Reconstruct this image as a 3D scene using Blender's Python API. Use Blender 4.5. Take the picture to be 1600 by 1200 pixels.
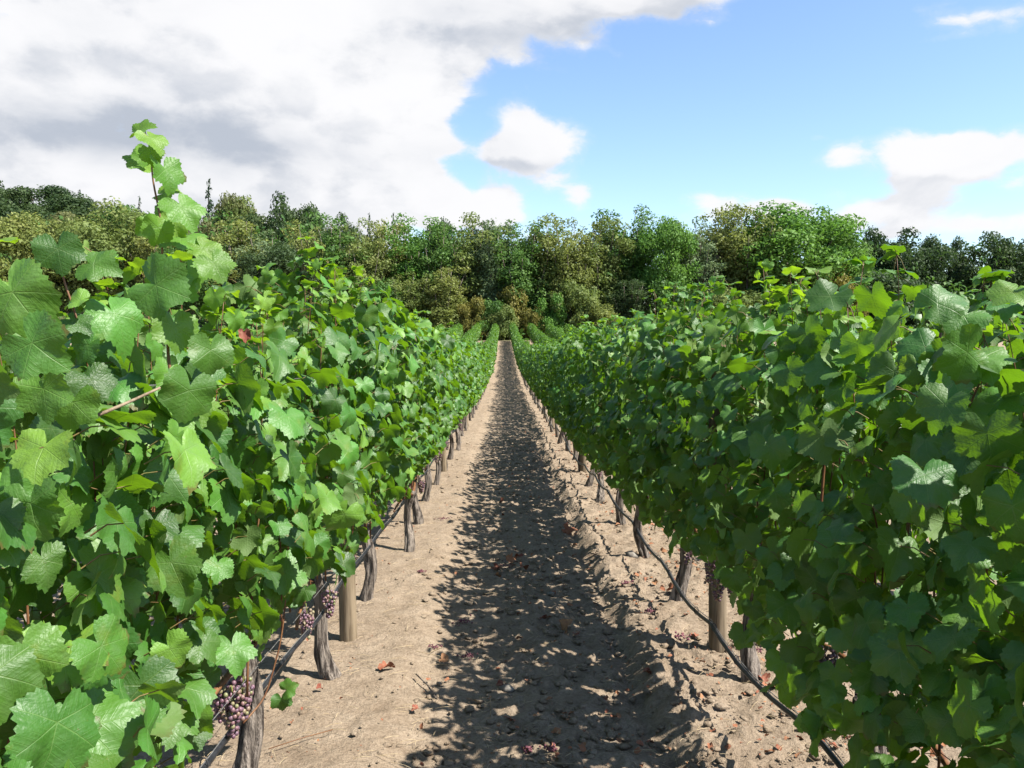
import bpy, math, random
import numpy as np
from mathutils import Vector, Matrix, Euler

random.seed(7)
RNG = np.random.default_rng(11)
PI = math.pi
for o in list(bpy.data.objects):
    bpy.data.objects.remove(o)
scene = bpy.context.scene
COL = scene.collection

# ------------------------------------------------------------------ camera
F = 1250.0                      # focal length in pixels of the 1600 px wide photograph
CAM_Z = 1.69
PITCH = math.atan(85 / F)       # looking down
YAW = math.atan(14 / F)         # towards +x
cam_d = bpy.data.cameras.new('camera')
cam_d.sensor_width = 36.0
cam_d.lens = F / 1600 * 36
cam_d.clip_start = 0.05
cam_d.clip_end = 3000
cam = bpy.data.objects.new('camera', cam_d)
cam.location = (0, 0, CAM_Z)
cam.rotation_euler = (PI / 2 - PITCH, 0, -YAW)
COL.objects.link(cam)
scene.camera = cam
CAM_R = Euler((PI / 2 - PITCH, 0, -YAW)).to_matrix()

# ------------------------------------------------------------------ sun, sky, exposure
SUN_DIR = Vector((0.71, -0.30, 1.0)).normalized()     # from the ground to the sun
SUN_EL = math.asin(SUN_DIR.z)
SUN_AZ = math.atan2(SUN_DIR.x, SUN_DIR.y)
sun_d = bpy.data.lights.new('sun', 'SUN')
sun_d.energy = 5.0
sun_d.angle = math.radians(0.5)
sun_d.color = (1.0, 0.955, 0.88)
sun = bpy.data.objects.new('sun', sun_d)
sun.rotation_euler = SUN_DIR.to_track_quat('Z', 'Y').to_euler()
sun.location = (60, -30, 80)
COL.objects.link(sun)

vs = scene.view_settings
vs.view_transform = 'Standard'
vs.look = 'None'
vs.exposure = 1.5
vs.gamma = 1.0
vs.use_curve_mapping = False
scene.cycles.max_bounces = 8
scene.cycles.diffuse_bounces = 4
scene.cycles.transmission_bounces = 4
scene.cycles.glossy_bounces = 2
scene.cycles.sample_clamp_indirect = 6.0


class NT:
    """small helper for writing node trees"""
    def __init__(self, tree):
        self.t = tree

    def n(self, typ, **kw):
        nd = self.t.nodes.new(typ)
        for k, v in kw.items():
            setattr(nd, k, v)
        return nd

    def put(self, sock, v):
        if hasattr(v, 'is_output') or isinstance(v, bpy.types.NodeSocket):
            self.t.links.new(v, sock)
        elif v is not None:
            sock.default_value = v

    def math(self, op, a, b=None, c=None, clamp=False):
        nd = self.n('ShaderNodeMath', operation=op)
        nd.use_clamp = clamp
        self.put(nd.inputs[0], a)
        if b is not None:
            self.put(nd.inputs[1], b)
        if c is not None:
            self.put(nd.inputs[2], c)
        return nd.outputs[0]

    def mix(self, f, a, b, blend='MIX'):
        nd = self.n('ShaderNodeMix', data_type='RGBA', blend_type=blend)
        self.put(nd.inputs[0], f)
        self.put(nd.inputs[6], a)
        self.put(nd.inputs[7], b)
        return nd.outputs[2]

    def step(self, v, lo, hi):
        nd = self.n('ShaderNodeMapRange', interpolation_type='SMOOTHSTEP')
        self.put(nd.inputs['Value'], v)
        self.put(nd.inputs['From Min'], lo)
        self.put(nd.inputs['From Max'], hi)
        return nd.outputs['Result']

    def ramp(self, v, stops):
        nd = self.n('ShaderNodeValToRGB')
        el = nd.color_ramp.elements
        while len(el) < len(stops):
            el.new(0.5)
        for e, (p, c) in zip(el, stops):
            e.position = p
            e.color = (*c, 1)
        self.put(nd.inputs[0], v)
        return nd.outputs[0]

    def noise(self, vec, scale, detail=4, rough=0.55, dist=0.0, dims='3D'):
        nd = self.n('ShaderNodeTexNoise', noise_dimensions=dims)
        self.put(nd.inputs['Vector'], vec)
        self.put(nd.inputs['Scale'], scale)
        self.put(nd.inputs['Detail'], detail)
        self.put(nd.inputs['Roughness'], rough)
        self.put(nd.inputs['Distortion'], dist)
        return nd.outputs['Fac']

    def vmath(self, op, a, b=None, scale=None):
        nd = self.n('ShaderNodeVectorMath', operation=op)
        self.put(nd.inputs[0], a)
        if b is not None:
            self.put(nd.inputs[1], b)
        if scale is not None:
            self.put(nd.inputs['Scale'], scale)
        return nd.outputs[0]

    def bump(self, h, strength, dist):
        nd = self.n('ShaderNodeBump')
        self.put(nd.inputs['Height'], h)
        nd.inputs['Strength'].default_value = strength
        nd.inputs['Distance'].default_value = dist
        return nd.outputs[0]


# cloud density as a function of the direction of view (azimuth, elevation)
CLOUD_BLOBS = [  # azimuth/elevation written as photograph pixels, size, amount
    (120, 110, 400, 190, .46), (520, 170, 190, 150, .44), (560, 40, 300, 110, .42), (900, 10, 190, 52, .46),
    (1100, -14, 120, 40, .36), (610, 290, 90, 70, .36), (200, 290, 400, 60, .34),
    (858, 228, 74, 46, .66), (780, 240, 44, 20, .36), (915, 303, 42, 22, .46), (1125, 318, 58, 30, .52), (770, 318, 70, 34, .38), (730, 345, 60, 16, .3), (1020, 345, 30, 10, .2),
    (1385, 236, 46, 40, .52), (1470, 248, 48, 30, .50), (1430, 272, 60, 16, .30), (1310, 246, 34, 24, .34), (1500, 250, 60, 28, .3), (1590, 230, 40, 20, .38), (1380, 330, 40, 14, .26), (1230, 335, 40, 14, .3),
    (1440, 318, 60, 22, .34), (1500, 352, 200, 16, .30), (1210, 328, 28, 16, .3), (1270, 220, 24, 12, .2),
    (1445, 25, 60, 26, .26), (1430, 76, 64, 11, .30), (1500, 40, 60, 10, .2), (1170, 120, 44, 14, .24), (1310, 160, 44, 13, .22),
    (975, 222, 34, 14, .2),
    (745, 215, 34, 60, -.27), (735, 300, 20, 60, -.2), (940, 300, 120, 60, -.16), (1080, 140, 260, 85, -.30), (1010, 260, 90, 70, -.20), (1450, 140, 260, 60, -.22), (800, 140, 60, 40, -.22), (1180, 230, 90, 60, -.16),
    (1300, 20, 90, 60, -.18), (1200, 290, 70, 30, -.12), (480, 168, 22, 16, -.34), (350, -5, 90, 12, -.26),
]
GREY_BLOBS = [(190, 215, 200, 38, 1.0), (420, 235, 260, 30, .45), (60, 130, 160, 60, .25), (820, 50, 260, 45, .45), (300, 110, 60, 60, .2),
              (560, 260, 200, 26, .18), (440, 300, 340, 30, .16), (850, 266, 70, 10, .22), (1400, 280, 110, 12, .22), (1460, 335, 100, 8, .22)]
world = bpy.data.worlds.new('World')
scene.world = world
world.use_nodes = True
wt = world.node_tree
wt.nodes.clear()

grp = bpy.data.node_groups.new('cloud_field', 'ShaderNodeTree')
grp.interface.new_socket('Direction', in_out='INPUT', socket_type='NodeSocketVector')
grp.interface.new_socket('Field', in_out='OUTPUT', socket_type='NodeSocketFloat')
g = NT(grp)
gi = g.n('NodeGroupInput')
go = g.n('NodeGroupOutput')


def az_el(nt, vec):
    sp = nt.n('ShaderNodeSeparateXYZ')
    nt.put(sp.inputs[0], vec)
    az = nt.math('ARCTAN2', sp.outputs[0], sp.outputs[1])
    el = nt.math('ARCSINE', sp.outputs[2])
    return az, el, sp


def blobs(nt, az, el, rows, start):
    tot = start
    for (cx, cy, rx, ry, amp) in rows:
        a = nt.math('MULTIPLY', nt.math('SUBTRACT', az, math.atan((cx - 786) / F)), F / rx)
        e = nt.math('MULTIPLY', nt.math('SUBTRACT', el, math.atan((515 - cy) / F * math.cos(math.atan((cx - 786) / F)))), F / ry)
        r2 = nt.math('ADD', nt.math('MULTIPLY', a, a), nt.math('MULTIPLY', e, e))
        w = nt.math('POWER', 2.718, nt.math('MULTIPLY', r2, -1.0))
        tot = nt.math('MULTIPLY_ADD', w, amp, tot)
    return tot


az, el, sp = az_el(g, gi.outputs[0])
nv = g.vmath('MULTIPLY', gi.outputs[0], (1, 1, 1.7))
warp = g.n('ShaderNodeTexNoise')
g.put(warp.inputs['Vector'], nv)
warp.inputs['Scale'].default_value = 14
warp.inputs['Detail'].default_value = 5
wv = g.vmath('SCALE', g.vmath('SUBTRACT', warp.outputs['Color'], (.5, .5, .5)), scale=0.05)
nv2 = g.vmath('ADD', nv, wv)
fine = g.noise(nv2, 15, 9, 0.60)
big = g.noise(nv, 3.2, 3, 0.5)
puff = g.n('ShaderNodeTexVoronoi', feature='SMOOTH_F1')
g.put(puff.inputs['Vector'], nv2)
puff.inputs['Scale'].default_value = 17
puff.inputs['Smoothness'].default_value = 0.6
base = g.math('MULTIPLY_ADD', g.math('SUBTRACT', fine, .5), .80, .5)
base = g.math('MULTIPLY_ADD', g.math('SUBTRACT', big, .5), .16, base)
base = g.math('MULTIPLY_ADD', g.math('SUBTRACT', .42, puff.outputs['Distance']), .48, base)
CLOUD_BLOBS = [(a, b, c, d, e + (.08 if e > 0 else 0)) for a, b, c, d, e in CLOUD_BLOBS]
fld = blobs(g, az, el, CLOUD_BLOBS, g.math('ADD', base, -0.15))
g.put(go.inputs[0], fld)

w = NT(wt)
tc = w.n('ShaderNodeTexCoord')
direc = w.vmath('NORMALIZE', tc.outputs['Generated'])
cf = w.n('ShaderNodeGroup', node_tree=grp)
w.put(cf.inputs[0], direc)
cf2 = w.n('ShaderNodeGroup', node_tree=grp)
w.put(cf2.inputs[0], w.vmath('NORMALIZE', w.vmath('ADD', direc, (0.022, -0.004, 0.03))))
field, above = cf.outputs[0], cf2.outputs[0]
alpha = w.step(field, .475, .72)
haze_a = w.math('MULTIPLY', w.step(field, .40, .62), .22)
alpha = w.math('MAXIMUM', alpha, haze_a)
waz, wel, wsp = az_el(w, direc)
grey = w.math('MULTIPLY', w.step(w.math('SUBTRACT', above, field), -.16, .30), .55)
grey = w.math('ADD', grey, w.math('MULTIPLY', blobs(w, waz, wel, GREY_BLOBS, 0.0), w.step(field, .5, .8)))
mott = w.noise(w.vmath('MULTIPLY', direc, (1, 1, 2.0)), 6.5, 7, .56, .3)
grey = w.math('MULTIPLY', grey, w.math('MULTIPLY_ADD', mott, 1.6, .2))
grey = w.math('ADD', grey, w.math('MULTIPLY', w.math('SUBTRACT', mott, .45), 1.15))
grey = w.step(grey, -.05, 1.6)
CLOUD = 7.0
cloud_col = w.mix(grey, (CLOUD, CLOUD * 1.0, CLOUD * 1.02, 1), (CLOUD * .53, CLOUD * .58, CLOUD * .67, 1))
sky = w.n('ShaderNodeTexSky', sky_type='NISHITA')
sky.sun_disc = False
sky.sun_elevation = SUN_EL
sky.sun_rotation = SUN_AZ
sky.altitude = 100
sky.air_density = 1.0
sky.dust_density = 0.6
sky.ozone_density = 1.6
sky_c = w.mix(1.0, sky.outputs[0], (1.60, 1.68, 1.80, 1), 'MULTIPLY')
out_c = w.mix(alpha, sky_c, cloud_col)
bg = w.n('ShaderNodeBackground')
w.put(bg.inputs['Color'], out_c)
bg.inputs['Strength'].default_value = 0.05
wo = w.n('ShaderNodeOutputWorld')
wt.links.new(bg.outputs[0], wo.inputs[0])
world.cycles.sampling_method = 'MANUAL'
world.cycles.sample_map_resolution = 512

# ------------------------------------------------------------------ noise and terrain
TAB = RNG.random((256, 256))


def vnoise(x, y):
    xi = np.floor(x).astype(int)
    yi = np.floor(y).astype(int)
    fx = x - xi
    fy = y - yi
    fx = fx * fx * (3 - 2 * fx)
    fy = fy * fy * (3 - 2 * fy)
    a = TAB[xi & 255, yi & 255]
    b = TAB[(xi + 1) & 255, yi & 255]
    c = TAB[xi & 255, (yi + 1) & 255]
    d = TAB[(xi + 1) & 255, (yi + 1) & 255]
    return (a * (1 - fx) + b * fx) * (1 - fy) + (c * (1 - fx) + d * fx) * fy - .5


def fbm(x, y, oct=4, gain=.5):
    s, a = 0, 1.0
    for i in range(oct):
        s = s + a * vnoise(x * 2 ** i + 17.3 * i, y * 2 ** i + 9.1 * i)
        a *= gain
    return s


def sstep(a, b, v):
    t = np.clip((v - a) / (b - a), 0, 1)
    return t * t * (3 - 2 * t)


PROF_D = np.array([-40, -10, 0, 10, 20, 28, 41, 55, 70, 85, 97, 110, 140, 200, 420, 900.])
PROF_Z = np.array([1.95, .49, 0, -.49, -.87, -1.08, -1.3, -1.25, -.80, -.2, .3, .6, 1.2, 2.0, 3.0, 3.])
_dd = np.linspace(-40, 900, 9401)
_zz = np.interp(_dd, PROF_D, PROF_Z)
_k = np.ones(61) / 61
_zz = np.convolve(np.pad(_zz, 30, mode='edge'), _k, 'valid')


def base_z(x, d):
    x = np.asarray(x, float)
    d = np.asarray(d, float)
    z = np.interp(d, _dd, _zz)
    hill = 26 * sstep(112, 230, d) * sstep(5, 150, -x)
    hill2 = 7 * sstep(150, 400, d)
    return z + hill + hill2


ROW_X = {i: (-0.91 - 2.13 * (-i - 1) if i < 0 else 1.22 + 2.13 * (i - 1)) for i in range(-9, 10) if i != 0}


def soil(x, d):
    """berms under the rows and the shallow furrow at their edges"""
    x = np.asarray(x, float)
    d = np.asarray(d, float)
    wob = .10 * vnoise(d * 1.1, d * 0 + 3.3) + .05 * vnoise(d * 3.7, d * 0 + 8.8)
    fade = 1 - sstep(14, 40, np.abs(d))
    e = .74 + wob
    b = .062 * sstep(e, e + .13, x) * (1 - sstep(1.65, 1.95, x))
    b = b - .035 * np.exp(-((x - e + .03) / .045) ** 2) * (.5 + vnoise(d * 2.3, d * 0 + 1.2))
    wl = .14 * vnoise(d * .8, d * 0 + 5.5)
    b = b + .05 * (1 - sstep(-.62 + wl, -.34 + wl, x)) * sstep(-1.7, -1.4, x)
    b = b - .02 * np.exp(-((x + .12) / .2) ** 2) - .02 * np.exp(-((x - .5) / .18) ** 2)
    return b * (.25 + .75 * fade)


def ground_z(x, d):
    return float(base_z(x, d) + soil(x, d))


def px_ray(px, py):
    v = Vector(((px - 800) / F, -(py - 600) / F, -1.0))
    return (CAM_R @ v)


def px_ground(px, py):
    r = px_ray(px, py)
    t = .5
    for i in range(4000):
        p = r * t
        if p.z + CAM_Z <= ground_z(p.x, p.y):
            break
        t *= 1.004
    return Vector((p.x, p.y, ground_z(p.x, p.y)))


def px_at(px, py, d):
    """the point at distance d along +y that shows at that pixel"""
    r = px_ray(px, py)
    p = r * (d / r.y)
    return Vector((p.x, p.y, p.z + CAM_Z))


# ------------------------------------------------------------------ mesh helpers
def mesh_np(name, V, Ft, mats, uv=None, tint=None, smooth=True, mat_idx=None):
    """V (n,3), Ft list/array of faces of one size (or list of mixed)"""
    me = bpy.data.meshes.new(name)
    V = np.asarray(V, np.float32)
    if isinstance(Ft, np.ndarray):
        k = Ft.shape[1]
        nf = len(Ft)
        me.vertices.add(len(V))
        me.vertices.foreach_set('co', V.ravel())
        me.loops.add(nf * k)
        me.loops.foreach_set('vertex_index', Ft.astype(np.int32).ravel())
        me.polygons.add(nf)
        me.polygons.foreach_set('loop_start', (np.arange(nf) * k).astype(np.int32))
        me.update(calc_edges=True)
    else:
        me.from_pydata(V.tolist(), [], Ft)
        me.update()
    if smooth:
        me.polygons.foreach_set('use_smooth', np.ones(len(me.polygons), bool))
    if uv is not None:
        lay = me.uv_layers.new(name='leaf_uv')
        li = np.zeros(len(me.loops), np.int32)
        me.loops.foreach_get('vertex_index', li)
        lay.data.foreach_set('uv', np.asarray(uv, np.float32)[li].ravel())
    if tint is not None:
        at = me.attributes.new('tint', 'FLOAT', 'POINT')
        at.data.foreach_set('value', np.asarray(tint, np.float32))
    for m in (mats if isinstance(mats, (list, tuple)) else [mats]):
        me.materials.append(m)
    if mat_idx is not None:
        me.polygons.foreach_set('material_index', np.asarray(mat_idx, np.int32))
    return me


def link(name, data, parent=None, **props):
    o = bpy.data.objects.new(name, data)
    COL.objects.link(o)
    if parent is not None:
        o.parent = parent
    for k, v in props.items():
        o[k] = v
    return o


def thing(name, loc, label, category, group=None, data=None):
    o = link(name, data)
    o.location = loc
    o['label'] = label
    o['category'] = category
    if group:
        o['group'] = group
    return o


def tube(P, R, sides=8, ridge=None, cap=True):
    """tube through points P with radii R; returns V, quads (tris as degenerate-free quads list)"""
    P = np.asarray(P, float)
    n = len(P)
    R = np.broadcast_to(np.asarray(R, float), (n,))
    T = np.gradient(P, axis=0)
    T /= np.linalg.norm(T, axis=1)[:, None] + 1e-9
    ref = np.array([0, 0, 1.]) if abs(T[0, 2]) < .8 else np.array([0, 1., 0])
    U = np.cross(T, ref)
    U /= np.linalg.norm(U, axis=1)[:, None] + 1e-9
    W = np.cross(T, U)
    a = np.arange(sides) * 2 * PI / sides
    rr = R[:, None] * np.ones((n, sides))
    if ridge is not None:
        rr = rr * ridge(np.linspace(0, 1, n)[:, None], a[None, :])
    V = P[:, None] + rr[..., None] * (np.cos(a)[None, :, None] * U[:, None] + np.sin(a)[None, :, None] * W[:, None])
    V = V.reshape(-1, 3)
    i = np.arange(n - 1)[:, None] * sides
    j = np.arange(sides)[None, :]
    j2 = (j + 1) % sides
    Q = np.stack([i + j, i + j2, i + sides + j2, i + sides + j], -1).reshape(-1, 4)
    T1 = np.concatenate([Q[:, [0, 1, 2]], Q[:, [0, 2, 3]]])
    if cap:
        V = np.concatenate([V, P[:1], P[-1:]])
        b = len(V) - 2
        jj = np.arange(sides)
        T1 = np.concatenate([T1, np.stack([np.full(sides, b), (jj + 1) % sides, jj], -1),
                             np.stack([np.full(sides, b + 1), (n - 1) * sides + jj, (n - 1) * sides + (jj + 1) % sides], -1)])
    return V, T1


class Acc:
    """collects triangle meshes"""
    def __init__(self):
        self.V, self.T, self.U, self.C, self.n = [], [], [], [], 0

    def add(self, V, T, uv=None, tint=0.0):
        self.V.append(V)
        self.T.append(np.asarray(T) + self.n)
        self.U.append(np.zeros((len(V), 2)) if uv is None else uv)
        self.C.append(np.broadcast_to(np.asarray(tint, float), (len(V),)))
        self.n += len(V)

    def mesh(self, name, mat, smooth=True):
        if not self.V:
            return None
        return mesh_np(name, np.concatenate(self.V), np.concatenate(self.T), mat, np.concatenate(self.U), np.concatenate(self.C), smooth)


# ------------------------------------------------------------------ materials
KA = .72       # all base colours, so that sun and sky keep the balance of the photograph


def new_mat(name):
    m = bpy.data.materials.new(name)
    m.use_nodes = True
    m.node_tree.nodes.clear()
    nt = NT(m.node_tree)
    out = nt.n('ShaderNodeOutputMaterial')
    return m, nt, out


def principled(nt, base, rough, normal=None, spec=.5, metal=0):
    p = nt.n('ShaderNodeBsdfPrincipled')
    nt.put(p.inputs['Base Color'], base)
    nt.put(p.inputs['Roughness'], rough)
    nt.put(p.inputs['Specular IOR Level'], spec)
    nt.put(p.inputs['Metallic'], metal)
    if normal is not None:
        nt.put(p.inputs['Normal'], normal)
    return p


def leaf_material(name, dark, light, young, back, trans, veins=True, tr=.30):
    m, nt, out = new_mat(name)
    oi = nt.n('ShaderNodeObjectInfo')
    at = nt.n('ShaderNodeAttribute', attribute_name='tint')
    rnd = nt.math('FRACT', nt.math('ADD', oi.outputs['Random'], at.outputs['Fac']))
    geo = nt.n('ShaderNodeNewGeometry')
    tcn = nt.n('ShaderNodeTexCoord')
    col = nt.ramp(rnd, [(0, dark), (.45, [(a + b) / 2 for a, b in zip(dark, light)]), (.86, light), (1.0, young)])
    uvn = nt.n('ShaderNodeUVMap', uv_map='leaf_uv')
    sp_ = nt.n('ShaderNodeSeparateXYZ')
    nt.put(sp_.inputs[0], uvn.outputs[0])
    x, y = sp_.outputs[0], sp_.outputs[1]
    blot = nt.noise(geo.outputs['Position'], 38, 4, .6)
    col = nt.mix(nt.math('MULTIPLY', nt.step(blot, .38, .72), .35), col, nt.mix(.5, col, (*light, 1)))
    height = None
    if veins:
        r = nt.math('SQRT', nt.math('ADD', nt.math('MULTIPLY', x, x), nt.math('MULTIPLY', y, y)))
        a = nt.math('ABSOLUTE', nt.math('ARCTAN2', x, y))
        k = nt.math('ADD', nt.math('MULTIPLY', nt.math('GREATER_THAN', a, .50), .98),
                    nt.math('MULTIPLY', nt.math('GREATER_THAN', a, 1.48), .97))
        rel = nt.math('SUBTRACT', a, k)
        perp = nt.math('ABSOLUTE', nt.math('MULTIPLY', r, nt.math('SINE', rel)))
        along = nt.math('MULTIPLY', r, nt.math('COSINE', rel))
        main = nt.math('SUBTRACT', 1.0, nt.step(perp, .003, nt.math('SUBTRACT', .024, nt.math('MULTIPLY', r, .014))))
        ph = nt.math('MULTIPLY', nt.math('SUBTRACT', along, nt.math('MULTIPLY', perp, .75)), 7.0)
        saw = nt.math('ABSOLUTE', nt.math('SUBTRACT', nt.math('FRACT', ph), .5))
        sec = nt.math('MULTIPLY', nt.math('SUBTRACT', 1.0, nt.step(saw, .0, .11)), nt.step(perp, .36, .12))
        vein = nt.math('MAXIMUM', main, nt.math('MULTIPLY', sec, .30))
        col = nt.mix(nt.math('MULTIPLY', vein, .32), col, (.22, .33, .10, 1))
        vor = nt.n('ShaderNodeTexVoronoi')
        nt.put(vor.inputs['Vector'], uvn.outputs[0])
        vor.inputs['Scale'].default_value = 17
        height = nt.math('SUBTRACT', nt.math('MULTIPLY', nt.math('SUBTRACT', 1.0, vor.outputs['Distance']), .35), nt.math('MULTIPLY', vein, .8))
        height = nt.math('ADD', height, nt.math('MULTIPLY', nt.noise(uvn.outputs[0], 6.5, 3, .6), 1.3))
        height = nt.math('ADD', height, nt.math('MULTIPLY', nt.math('COSINE', nt.math('MULTIPLY', ph, 6.283)), -.12))
    if veins:
        rr_ = nt.math('SQRT', nt.math('ADD', nt.math('MULTIPLY', x, x), nt.math('MULTIPLY', y, y)))
        off = nt.vmath('ADD', uvn.outputs[0], nt.vmath('SCALE', geo.outputs['Position'], scale=1.3))
        wear = nt.noise(off, 2.6, 5, .62)
        # dusty spray residue, yellowing patches and browned margins on some of the leaves
        col = nt.mix(nt.math('MULTIPLY', nt.step(wear, .46, .66), .20), col, (.15, .225, .11, 1))
        yel = nt.math('MULTIPLY', nt.step(nt.noise(off, 1.4, 3, .6), .56, .70), nt.step(rnd, .25, .8))
        col = nt.mix(nt.math('MULTIPLY', yel, .40), col, (.19, .23, .03, 1))
        brn = nt.math('MULTIPLY', nt.step(nt.math('ADD', rr_, nt.math('MULTIPLY', wear, .8)), 1.22, 1.36), nt.math('GREATER_THAN', nt.math('FRACT', nt.math('MULTIPLY', rnd, 7.31)), .72))
        spots = nt.math('GREATER_THAN', nt.noise(off, 11, 2, .5), .755)
        col = nt.mix(nt.math('MAXIMUM', nt.math('MULTIPLY', brn, .8), nt.math('MULTIPLY', spots, .7)), col, (.13, .075, .025, 1))
        hue = nt.n('ShaderNodeHueSaturation')
        nt.put(hue.inputs['Hue'], nt.math('MULTIPLY_ADD', nt.math('FRACT', nt.math('MULTIPLY', rnd, 3.77)), .030, .490))
        nt.put(hue.inputs['Value'], nt.math('MULTIPLY_ADD', nt.math('FRACT', nt.math('MULTIPLY', rnd, 5.13)), .40, .80))
        nt.put(hue.inputs['Color'], col)
        col = hue.outputs[0]
    bcol = nt.mix(.35, (*back, 1), col)
    base = nt.mix(1.0, nt.mix(geo.outputs['Backfacing'], col, bcol), (KA, KA * 1.02, KA * .96, 1), 'MULTIPLY')
    rough = nt.math('ADD', nt.math('MULTIPLY_ADD', geo.outputs['Backfacing'], .22, .34), nt.math('MULTIPLY', blot, .30))
    nrm = nt.bump(height, .36, .003) if height is not None else None
    p = principled(nt, base, rough, nrm, .46)
    tb = nt.n('ShaderNodeBsdfTranslucent')
    tcol = nt.mix(nt.math('MULTIPLY', rnd, .6), (*trans, 1), (trans[0] * 1.4, trans[1] * 1.2, trans[2], 1))
    nt.put(tb.inputs['Color'], tcol)
    if nrm is not None:
        nt.put(tb.inputs['Normal'], nrm)
    mx = nt.n('ShaderNodeMixShader')
    mx.inputs[0].default_value = tr
    nt.t.links.new(p.outputs[0], mx.inputs[1])
    nt.t.links.new(tb.outputs[0], mx.inputs[2])
    nt.t.links.new(mx.outputs[0], out.inputs[0])
    return m


M_LEAF = leaf_material('vine_leaf', (.036, .108, .016), (.112, .255, .034), (.20, .33, .040), (.135, .205, .060), (.135, .290, .006), tr=.35)
M_LEAF_YOUNG = leaf_material('young_leaf', (.12, .26, .028), (.17, .32, .04), (.24, .37, .05), (.18, .26, .07), (.21, .38, .01), tr=.45)
M_LEAF_FAR = leaf_material('vine_leaf_far', (.038, .112, .016), (.112, .250, .034), (.20, .32, .040), (.13, .20, .055), (.135, .290, .006), veins=False, tr=.34)


def dry_material():
    m, nt, out = new_mat('dry_leaf')
    oi = nt.n('ShaderNodeObjectInfo')
    at = nt.n('ShaderNodeAttribute', attribute_name='tint')
    rnd = nt.math('FRACT', nt.math('ADD', oi.outputs['Random'], at.outputs['Fac']))
    col = nt.ramp(rnd, [(0, (.10, .028, .018)), (.35, (.16, .045, .028)), (.65, (.21, .085, .038)), (1, (.26, .14, .065))])
    geo = nt.n('ShaderNodeNewGeometry')
    n1 = nt.noise(geo.outputs['Position'], 60, 4, .6)
    col = nt.mix(nt.step(n1, .4, .7), col, (.20, .10, .06, 1))
    p = principled(nt, col, .8, None, .2)
    nt.t.links.new(p.outputs[0], out.inputs[0])
    return m


M_DRY = dry_material()


def simple_mat(name, c1, c2, scale, rough=.7, bump=.4, dist=.004, stretch=(1, 1, 1), spec=.3, rand=0.0, coord='Object', sharp=(.35, .65)):
    m, nt, out = new_mat(name)
    tcn = nt.n('ShaderNodeTexCoord')
    v = nt.vmath('MULTIPLY', tcn.outputs[coord], stretch)
    n1 = nt.noise(v, scale, 6, .62)
    n2 = nt.noise(v, scale * 5, 3, .6)
    fac = nt.math('ADD', nt.step(n1, *sharp), nt.math('MULTIPLY', nt.math('SUBTRACT', n2, .5), .5), clamp=True)
    col = nt.mix(1.0, nt.mix(fac, (*c1, 1), (*c2, 1)), (KA, KA, KA, 1), 'MULTIPLY')
    if rand:
        oi = nt.n('ShaderNodeObjectInfo')
        hs = nt.n('ShaderNodeHueSaturation')
        nt.put(hs.inputs['Value'], nt.math('MULTIPLY_ADD', oi.outputs['Random'], rand, 1 - rand / 2))
        nt.put(hs.inputs['Color'], col)
        col = hs.outputs[0]
    p = principled(nt, col, rough, nt.bump(nt.math('ADD', n1, nt.math('MULTIPLY', n2, .4)), bump, dist), spec)
    nt.t.links.new(p.outputs[0], out.inputs[0])
    return m


M_BARK = simple_mat('vine_bark', (.040, .032, .027), (.33, .28, .235), 16, .9, 1.0, .022, (3.2, 3.2, .22), .150, .250)
M_CANE = simple_mat('cane', (.13, .050, .022), (.22, .11, .045), 25, .550, .2, .002, (2, 2, .5), .350)
M_PETIOLE = simple_mat('petiole', (.13, .13, .03), (.20, .12, .05), 25, .55, .2, .002, (2, 2, .5), .3)
M_DEADCANE = simple_mat('dead_cane', (.14, .10, .06), (.30, .23, .15), 25, .750, .3, .002, (2, 2, .5), .250)
M_POST = simple_mat('post_wood', (.12, .088, .055), (.25, .195, .13), 11, .850, .5, .004, (3.2, 3.2, .220), .2, .2)
M_HOSE = simple_mat('black_hose', (.012, .013, .015), (.03, .032, .036), 30, .42, .1, .001)
M_WIRE = simple_mat('wire', (.09, .09, .09), (.18, .175, .17), 40, .450, .1, .001)
M_TREEBARK = simple_mat('tree_bark', (.07, .055, .045), (.26, .22, .18), 3, .9, .5, .05, (2, 2, .4), .1)
M_STONE = simple_mat('stone', (.15, .13, .11), (.27, .245, .205), 25, .9, .5, .004)
M_STRAW = simple_mat('straw', (.330, .240, .130), (.550, .440, .280), 25, .8, .1, .001)
M_RACHIS = simple_mat('rachis', (.12, .16, .03), (.2, .2, .05), 30, .7, .1, .001)


def grape_material():
    m, nt, out = new_mat('grape')
    oi = nt.n('ShaderNodeObjectInfo')
    at = nt.n('ShaderNodeAttribute', attribute_name='tint')
    rnd = nt.math('FRACT', nt.math('ADD', oi.outputs['Random'], at.outputs['Fac']))
    col = nt.ramp(rnd, [(0, (.13, .15, .045)), (.20, (.16, .13, .06)), (.40, (.15, .075, .07)), (.65, (.115, .05, .068)), (1, (.075, .038, .062))])
    geo = nt.n('ShaderNodeNewGeometry')
    n1 = nt.noise(geo.outputs['Position'], 160, 3, .6)
    col = nt.mix(nt.math('MULTIPLY', nt.step(n1, .35, .7), .30), col, (.25, .21, .24, 1))
    p = principled(nt, col, .42, None, .4)
    p.inputs['Subsurface Weight'].default_value = 0.0
    nt.t.links.new(p.outputs[0], out.inputs[0])
    return m


M_GRAPE = grape_material()
M_RAISIN = simple_mat('dropped_grape', (.075, .022, .035), (.220, .075, .090), 60, .6, .3, .003, rand=.5)


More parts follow.
